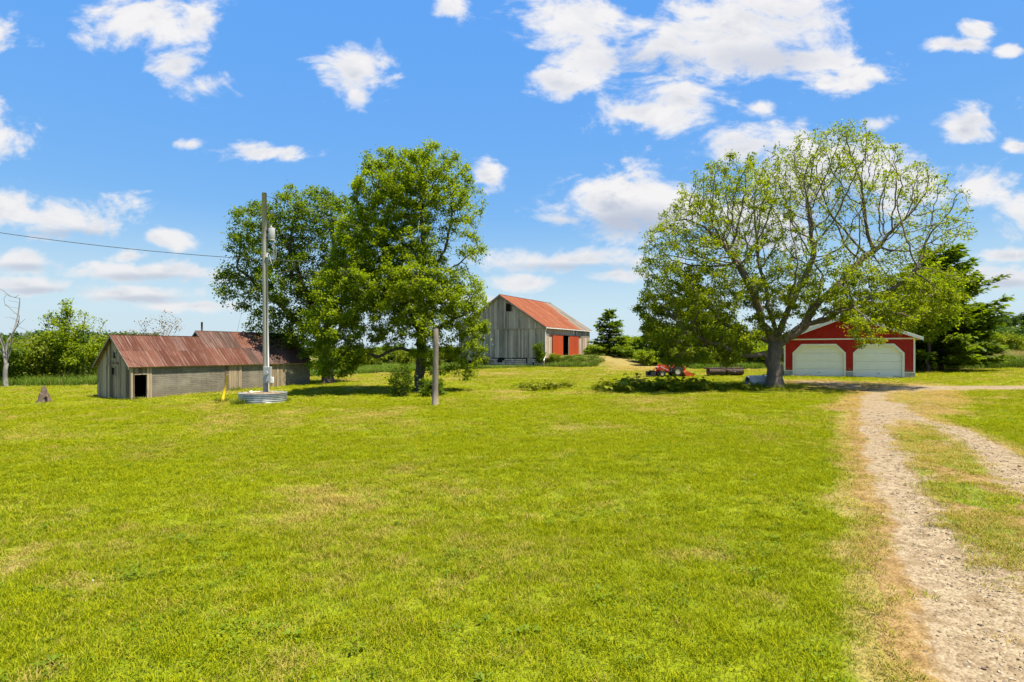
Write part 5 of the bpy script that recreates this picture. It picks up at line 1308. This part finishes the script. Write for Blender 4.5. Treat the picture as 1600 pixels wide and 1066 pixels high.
# ------------------------------------------------------------------ utility pole and yard things
def build_pole():
    x, y, _ = at(416, 28.7); z = float(terrain(x, y))
    R = thing('utility_pole', 'tall weathered utility pole with grey transformer rising from the steel ring', 'utility pole', (x, y, z))
    H = 10.35 - z; tx = lambda h: -0.10 * h / H
    hs = [-0.4, 2, 5, 8, H]
    MB().tube([(tx(h), 0, h) for h in hs], [0.150, 0.145, 0.135, 0.125, 0.115], 14).build('pole', M['pole'], R, True)
    zt = 7.95 - z + 0.0
    t = MB().tube([(0.29, -0.03, zt), (0.29, -0.03, zt + 0.05), (0.29, -0.03, zt + 0.60), (0.29, -0.03, zt + 0.66)], [0.14, 0.16, 0.16, 0.12], 16).build('transformer', M['grey_metal'], R, True)
    MB().tube([(0.26, -0.03, zt + 0.66), (0.26, -0.03, zt + 0.84)], [0.04, 0.025], 8).build('bushing', M['grey_metal'], t, True)
    MB().box(0.02, -0.08, zt + 0.12, 0.14, 0.02, zt + 0.18).box(0.02, -0.08, zt + 0.45, 0.14, 0.02, zt + 0.51).build('bracket', M['rust_iron'], t)
    MB().tube([(0.16, -0.12, 1.75), (0.12, -0.11, 4.0), (0.10, -0.11, 7.0 - z + 0.15)], 0.038, 10).build('conduit', M['grey_metal'], R, True)
    wh = MB().tube([(0.10, -0.11, 7.0 - z + 0.1), (0.13, -0.14, 7.0 - z + 0.3), (0.22, -0.16, 7.0 - z + 0.26)], [0.055, 0.065, 0.05], 8).build('weatherhead', M['grey_metal'], R, True)
    for k in range(3):
        MB().tube([(0.22, -0.16, 7.22 - z), (0.30 + 0.05 * k, -0.2, 6.85 - z - 0.1 * k), (0.42 + 0.06 * k, -0.15, 7.0 - z), (0.40 + 0.08 * k, -0.08, 7.5 - z), (0.30, -0.03, zt)], 0.010, 5).build('service_loop', M['grey_metal'], wh)
    b = MB().box(-0.01, -0.34, 0.98, 0.36, -0.15, 1.80).build('meter_box', M['grey_metal'], R, bevel=0.015)
    MB().tube([(0.17, -0.34, 1.48), (0.17, -0.43, 1.48)], 0.085, 14).build('meter', M['grey_metal'], b)
    MB().box(0.36, -0.30, 1.0, 0.47, -0.18, 1.28).build('junction_box', M['trim_white'], b, bevel=0.01)
    MB().box(0.05, -0.36, 1.08, 0.28, -0.335, 1.28).build('hatch', M['grey_metal'], b)
    # steel ring planter
    cx, cy, cz_ = at(411, 28.6); z0 = float(terrain(cx, cy))
    Q = thing('steel_ring', 'round corrugated galvanized steel ring filled with soil around the pole', 'planter', (cx, cy, z0 - 0.12))
    rx = 1.13; prof = []; n = 22
    for k in range(n + 1): prof.append((rx + 0.028 * math.cos(k / n * 7 * 2 * math.pi), 0.62 * k / n))
    s = 72; V = [((r) * math.cos(2 * math.pi * j / s), (r) * 0.98 * math.sin(2 * math.pi * j / s), z_) for (r, z_) in prof for j in range(s)]
    V += [((rx - 0.05) * math.cos(2 * math.pi * j / s), (rx - 0.05) * 0.98 * math.sin(2 * math.pi * j / s), 0.62) for j in range(s)] + [((rx - 0.05) * math.cos(2 * math.pi * j / s), (rx - 0.05) * 0.98 * math.sin(2 * math.pi * j / s), 0.2) for j in range(s)]
    Fc = [(i * s + j, i * s + (j + 1) % s, (i + 1) * s + (j + 1) % s, (i + 1) * s + j) for i in range(n + 2) for j in range(s)]
    link('ring', mesh_np('ring', V, Fc, True), M['galv'], Q)
    rr = random.Random(3); V = [(0, 0, 0.64)]; Fc = []
    for i in range(1, 7):
        for j in range(36):
            r = (rx - 0.045) * i / 6; V.append((r * math.cos(j * math.pi / 18), r * 0.98 * math.sin(j * math.pi / 18), 0.57 + 0.08 * (1 - (i / 6) ** 2) + rr.uniform(-.025, .025)))
    for j in range(36): Fc.append((0, 1 + j, 1 + (j + 1) % 36))
    for i in range(5):
        for j in range(36): Fc.append((1 + i * 36 + j, 1 + (i + 1) * 36 + j, 1 + (i + 1) * 36 + (j + 1) % 36, 1 + i * 36 + (j + 1) % 36))
    link('soil', mesh_np('soil', V, Fc, True), M['soil'], Q)
    mb = MB(); mb.tube([(0, 0, -0.08), (0, 0, -0.05), (0.01, 0, 0), (0, 0.01, 0.055), (0, 0, 0.075)], [0.03, 0.075, 0.09, 0.06, 0.01], 12)
    st = mb.build('white_stone', M['trim_white'], None, True, (cx - 0.36, cy - 0.55, z0 + 0.56)); tag(st, 'small round white stone lying on the soil in the ring', 'stone')
    # yellow guy guard
    gx, gy, gz = gpos(347, 629); G = thing('guy_guard', 'leaning yellow plastic guy-wire guard beside the corrugated ring', 'guy guard', (gx, gy, gz))
    tip = Vector((0.27, 0.03, 1.46)); MB().tube([(0, 0, 0), tuple(tip * 0.5), tuple(tip)], [0.055, 0.05, 0.04], 10).build('guard', M['yellow'], G, True)
    top = Vector((x - 0.08 - gx, y - gy, 9.6 - gz)); MB().tube([tuple(tip * 0.97), tuple(tip * 0.6 + top * 0.4), tuple(top)], 0.005, 4).build('guy_wire', M['wire'], G)
    # overhead lines
    def span(name, label, a, b, sag, r):
        a, b = Vector(a), Vector(b); pts = [tuple(a.lerp(b, t / 24) - Vector((0, 0, sag * 4 * (t / 24) * (1 - t / 24)))) for t in range(25)]
        o = MB().tube(pts, r, 5).build(name, M['wire']); tag(o, label, 'wire'); return o
    mt_ = gpos(658, 611)
    span('overhead_wire', 'thin black overhead wire sagging across the sky at the left', (-36.0, 27.5, 10.1), (mt_[0] - 0.2, mt_[1] - 0.2, 7.6), 0.95, 0.017)
    span('overhead_wire', 'thin wire running from the pole top into the middle tree', (x - 0.1, y, 10.25), (mt_[0] - 0.5, mt_[1] - 0.2, 9.1), 0.25, 0.013)
build_pole()

px_, py_, pz_ = gpos(680, 634)
V = MB(); V.tube([(0, 0, -0.1), (0.0, 0.0, 0.8), (0.02, 0, 1.8), (0.03, 0, 2.7), (0.03, 0, 3.42), (0.05, 0, 3.50)], [0.145, 0.135, 0.125, 0.118, 0.112, 0.06], 12)
po = V.build('wooden_post', M['postwood'], None, True, (px_, py_, pz_)); tag(po, 'bare weathered wooden post standing alone on the lawn', 'post')

def stump():
    x, y, z = gpos(70, 629); rng = np.random.default_rng(5); n = 18; V = []; Fc = []
    R = thing('tree_stump', 'jagged dark broken stump on the lawn left of the shed', 'stump', (x, y, z))
    rings = [(0, 0.36), (0.12, 0.30), (0.30, 0.24), (0.5, 0.20), (0.72, 0.17)]
    for (h, r) in rings:
        for j in range(n):
            a = 2 * math.pi * j / n; rr_ = r * (1 + 0.22 * math.sin(3 * a + 1) + rng.normal() * 0.06); hh = h
            if h > 0.6: hh = h + (0.20 if 1.2 < a < 3.6 else -0.15) + rng.normal() * 0.07
            V.append((rr_ * math.cos(a) - 0.05 * h, rr_ * math.sin(a), hh))
    for i in range(len(rings) - 1):
        for j in range(n): Fc.append((i * n + j, i * n + (j + 1) % n, (i + 1) * n + (j + 1) % n, (i + 1) * n + j))
    V.append((-0.05, 0, 0.5)); c = len(V) - 1; t = (len(rings) - 1) * n
    for j in range(n): Fc.append((t + j, t + (j + 1) % n, c))
    link('stump', mesh_np('stump', V, Fc), M['stump'], R)
    mb = MB()
    for (a, l) in ((0.2, 0.45), (2.2, 0.5), (4.0, 0.4), (5.2, 0.55)): mb.tube([(0.15 * math.cos(a), 0.15 * math.sin(a), 0.2), (0.3 * math.cos(a), 0.3 * math.sin(a), 0.1), (l * math.cos(a), l * math.sin(a), -0.02)], [0.10, 0.08, 0.03], 7)
    mb.build('root', M['stump'], R, True)
    MB().tube([(0.1, -0.12, 0.30), (0.26, -0.18, 0.42), (0.31, -0.2, 0.36)], [0.08, 0.07, 0.03], 7).build('broken_limb', M['stump'], R, True)
stump()

def wheel(parent, x, y, z, r, w, name='wheel'):
    """axis along y"""
    prof = [(r * 0.55, -w / 2), (r * 0.86, -w / 2), (r, -w * 0.32), (r, w * 0.32), (r * 0.86, w / 2), (r * 0.55, w / 2)]; n = 24; V = []; Fc = []
    for (rr_, yy) in prof:
        for j in range(n): V.append((rr_ * math.cos(2 * math.pi * j / n), yy, rr_ * math.sin(2 * math.pi * j / n)))
    for i in range(len(prof) - 1):
        for j in range(n): Fc.append((i * n + j, i * n + (j + 1) % n, (i + 1) * n + (j + 1) % n, (i + 1) * n + j))
    t = link(name, mesh_np('tyre', V, Fc, True), M['rubber'], parent, (x, y, z))
    lg = MB()
    for j in range(14):
        a = 2 * math.pi * j / 14; c, s = math.cos(a), math.sin(a); q = [(r * .97 * c - .02 * s, -w * .45, r * .97 * s + .02 * c), (r * .97 * c + .02 * s, -w * .45, r * .97 * s - .02 * c), (r * .97 * c + .02 * s, 0.0, r * .97 * s - .02 * c), (r * .97 * c - .02 * s, 0.0, r * .97 * s + .02 * c)]
        q2 = [(p[0] * 1.06, p[1], p[2] * 1.06) for p in q]; lg.add(q + q2, [(4, 5, 6, 7), (0, 4, 7, 3), (1, 2, 6, 5), (0, 1, 5, 4), (3, 7, 6, 2)])
    lg.build('tread', M['rubber'], t)
    MB().tube([(0, -w * .36, 0), (0, -w * .20, 0), (0, w * .20, 0), (0, w * .36, 0)], [r * .50, r * .57, r * .57, r * .50], 18).build('rim', M['rim_grey'], t)
    return t

def tractor():
    x, y, z = gpos(1046, 589, 0.0)
    R = thing('tractor', 'small orange tractor with black loader bucket and rear mower half hidden by leaves', 'tractor', (x, y, z), math.radians(6)); R.scale = (0.84, 0.84, 0.84)
    o, b = M['orange'], M['black']
    hood = MB(); hood.prism([(-1.15, 0.50), (-1.18, 0.86), (-0.95, 0.98), (-0.15, 1.02), (-0.12, 0.50)], 1, -0.27, 0.27); h = hood.build('hood', o, R, bevel=0.04)
    MB().box(-1.20, -0.2, 0.52, -1.17, 0.2, 0.84).build('grille', b, h)
    for s in (-1, 1): MB().tube([(-1.19, s * 0.17, 0.88), (-1.15, s * 0.17, 0.90)], 0.06, 10).build('headlight', M['trim_white'], h)
    MB().box(-1.1, -0.16, 0.36, 0.75, 0.16, 0.52).build('chassis', b, R)
    MB().box(-0.12, -0.34, 0.42, 0.35, 0.34, 0.50).build('footplate', b, R)
    for s in (-1, 1):
        mb = MB(); a0 = [(-0.02 + 0.55 + 0.62 * math.cos(t), 0.50 + 0.62 * math.sin(t)) for t in np.linspace(0.15, 2.6, 9)]
        a1 = [(0.53 + 0.58 * math.cos(t), 0.50 + 0.58 * math.sin(t)) for t in np.linspace(2.6, 0.15, 9)]
        mb.prism(a0 + a1, 1, s * 0.36, s * 0.66).build('fender', o, R)
    for s in (-1, 1): wheel(R, 0.55, s * 0.52, 0.50, 0.50, 0.28); wheel(R, -0.85, s * 0.46, 0.30, 0.30, 0.20)
    st = MB(); st.box(0.28, -0.22, 0.80, 0.70, 0.22, 0.90).prism([(0.66, 0.88), (0.76, 1.26), (0.82, 1.26), (0.74, 0.88)], 1, -0.22, 0.22); st.build('seat', b, R, bevel=0.03)
    MB().tube([(0.0, 0, 0.7), (0.12, 0, 1.12)], 0.03, 8).tube([(0.10 + 0.05 * math.sin(a), 0.18 * math.cos(a), 1.14 + 0.17 * math.sin(a) * 0.5) for a in np.linspace(0, 6.283, 15)], 0.014, 6, False).build('steering_wheel', b, R)
    MB().tube([(0.82, -0.42, 0.6), (0.84, -0.42, 1.75), (0.84, -0.38, 1.80), (0.84, 0.38, 1.80), (0.84, 0.42, 1.75), (0.82, 0.42, 0.6)], 0.032, 8).build('roll_bar', b, R)
    for s in (-1, 1):
        MB().tube([(-0.25, s * 0.40, 0.45), (-0.28, s * 0.40, 1.12), (-0.9, s * 0.40, 1.08), (-1.55, s * 0.40, 0.42)], 0.05, 6).build('loader_arm', o, R)
        MB().tube([(-0.30, s * 0.46, 0.6), (-1.0, s * 0.44, 0.95)], 0.03, 6).build('hydraulic_ram', M['grey_metal'], R)
    bk = MB(); V0 = [(-1.55, 0.10), (-1.98, 0.06), (-2.0, 0.09), (-1.62, 0.16), (-1.56, 0.48), (-1.68, 0.56), (-1.66, 0.60), (-1.50, 0.50)]
    bk.prism(V0, 1, -0.68, 0.68).box(-1.98, -0.70, 0.07, -1.52, -0.67, 0.50).box(-1.98, 0.67, 0.07, -1.52, 0.70, 0.50); bk.build('bucket', b, R)
    # flail mower behind
    mw = MB(); mw.prism([(1.12, 0.16), (1.05, 0.42), (1.25, 0.58), (1.50, 0.50), (1.95, 0.26), (1.96, 0.10), (1.88, 0.10), (1.2, 0.13)], 1, -0.85, 0.85); m = mw.build('mower_deck', M['orange_faded'], R, bevel=0.02)
    MB().box(1.2, -0.88, 0.04, 1.9, -0.855, 0.34).box(1.2, 0.855, 0.04, 1.9, 0.88, 0.34).build('mower_skid', o, m)
    MB().box(1.9, -0.84, 0.03, 1.965, 0.84, 0.10).build('mower_flap', M['rubber'], m)
    MB().tube([(1.2, -0.2, 0.62), (1.32, -0.2, 0.86), (1.46, 0.0, 0.86), (1.5, 0.2, 0.62)], 0.09, 8).build('gearbox_guard', o, m)
    MB().tube([(0.7, 0.25, 0.45), (1.15, 0.22, 0.5)], 0.035, 6).tube([(0.7, -0.25, 0.45), (1.15, -0.22, 0.5)], 0.035, 6).tube([(0.7, 0, 0.8), (1.25, 0, 0.65)], 0.03, 6).build('hitch', b, R)
tractor()

def roller():
    x, y, z = gpos(1133, 587, 0.0)
    R = thing('land_roller', 'rusty dark brown two-drum land roller in the grass', 'roller', (x, y, z), math.radians(8))
    for (a, b) in ((-1.38, -0.03), (0.03, 1.38)):
        d = MB().tube([(a, 0, 0.31), (a + 0.01, 0, 0.31), (b - 0.01, 0, 0.31), (b, 0, 0.31)], [0.28, 0.30, 0.30, 0.28], 22).build('drum', M['rust_iron'], R)
        for q in (a - 0.012, b - 0.012): MB().tube([(q, 0, 0.31), (q + 0.024, 0, 0.31)], 0.07, 10).build('hub', M['rust_iron'], d)
    for yy in (-0.40, 0.40): MB().box(-1.5, yy - 0.04, 0.50, 1.5, yy + 0.04, 0.60).build('frame_beam', M['rust_iron'], R)
    for xx in (-1.5, -0.03, 1.44): MB().box(xx, -0.40, 0.51, xx + 0.06, 0.40, 0.59).box(xx + 0.005, -0.05, 0.25, xx + 0.055, 0.05, 0.51).build('bearing_arm', M['rust_iron'], R)
    MB().box(-0.2, 0.3, 0.74, 1.5, 0.38, 0.80).box(-0.2, 0.3, 0.6, -0.14, 0.38, 0.74).box(1.44, 0.3, 0.6, 1.5, 0.38, 0.74).build('weight_rack', M['rust_iron'], R)
    MB().tube([(-0.5, -0.4, 0.55), (0, -1.5, 0.30)], 0.04, 6).tube([(0.5, -0.4, 0.55), (0, -1.5, 0.30)], 0.04, 6).build('drawbar', M['rust_iron'], R)
roller()

def tank():
    x, y, z = at(1192, 32.4, 0.0)
    R = thing('tank', 'pale grey-white cylindrical tank lying on its side behind the maple trunk', 'tank', (x, y, z), math.radians(12)); r = 0.33
    MB().tube([(-0.98, 0, r), (-0.96, 0, r), (-0.9, 0, r), (0.9, 0, r), (0.96, 0, r), (0.98, 0, r)], [r * .72, r * .90, r, r, r * .9, r * .72], 28).build('shell', M['tank_white'], R, True)
    for xx in (-0.55, 0.5): MB().tube([(xx, 0, r), (xx + 0.04, 0, r)], r * 1.015, 28).build('seam', M['grey_metal'], R)
    MB().tube([(0.0, -0.05, 2 * r - 0.03), (0.0, -0.05, 2 * r + 0.07)], 0.06, 10).build('cap', M['grey_metal'], R)
tank()

def parked_car():
    x, y, z = at(1030, 66.0, 0.0)
    R = thing('parked_car', 'white car mostly hidden by bushes behind the orange tractor', 'car', (x, y, z), math.radians(10))
    body = MB(); body.prism([(-2.1, 0.35), (-2.12, 0.75), (-1.3, 0.92), (-0.75, 1.38), (0.85, 1.42), (1.6, 0.98), (2.08, 0.90), (2.1, 0.35)], 1, -0.84, 0.84); b = body.build('body', M['white'], R, bevel=0.06)
    for s in (-1, 1):
        for (p) in ([(-1.15, 0.95), (-0.70, 1.32), (-0.05, 1.34), (-0.05, 0.95)], [(0.02, 0.95), (0.02, 1.34), (0.78, 1.35), (1.35, 0.97)]):
            MB().prism(p, 1, s * 0.842, s * 0.85).build('window', M['glass'], b)
        for xx in (-1.35, 1.3): wheel(R, xx, s * 0.78, 0.32, 0.32, 0.2)
        MB().box(-2.14, s * 0.7 - 0.12, 0.62, -2.09, s * 0.7 + 0.12, 0.74).build('headlight', M['grey_metal'], b)
parked_car()
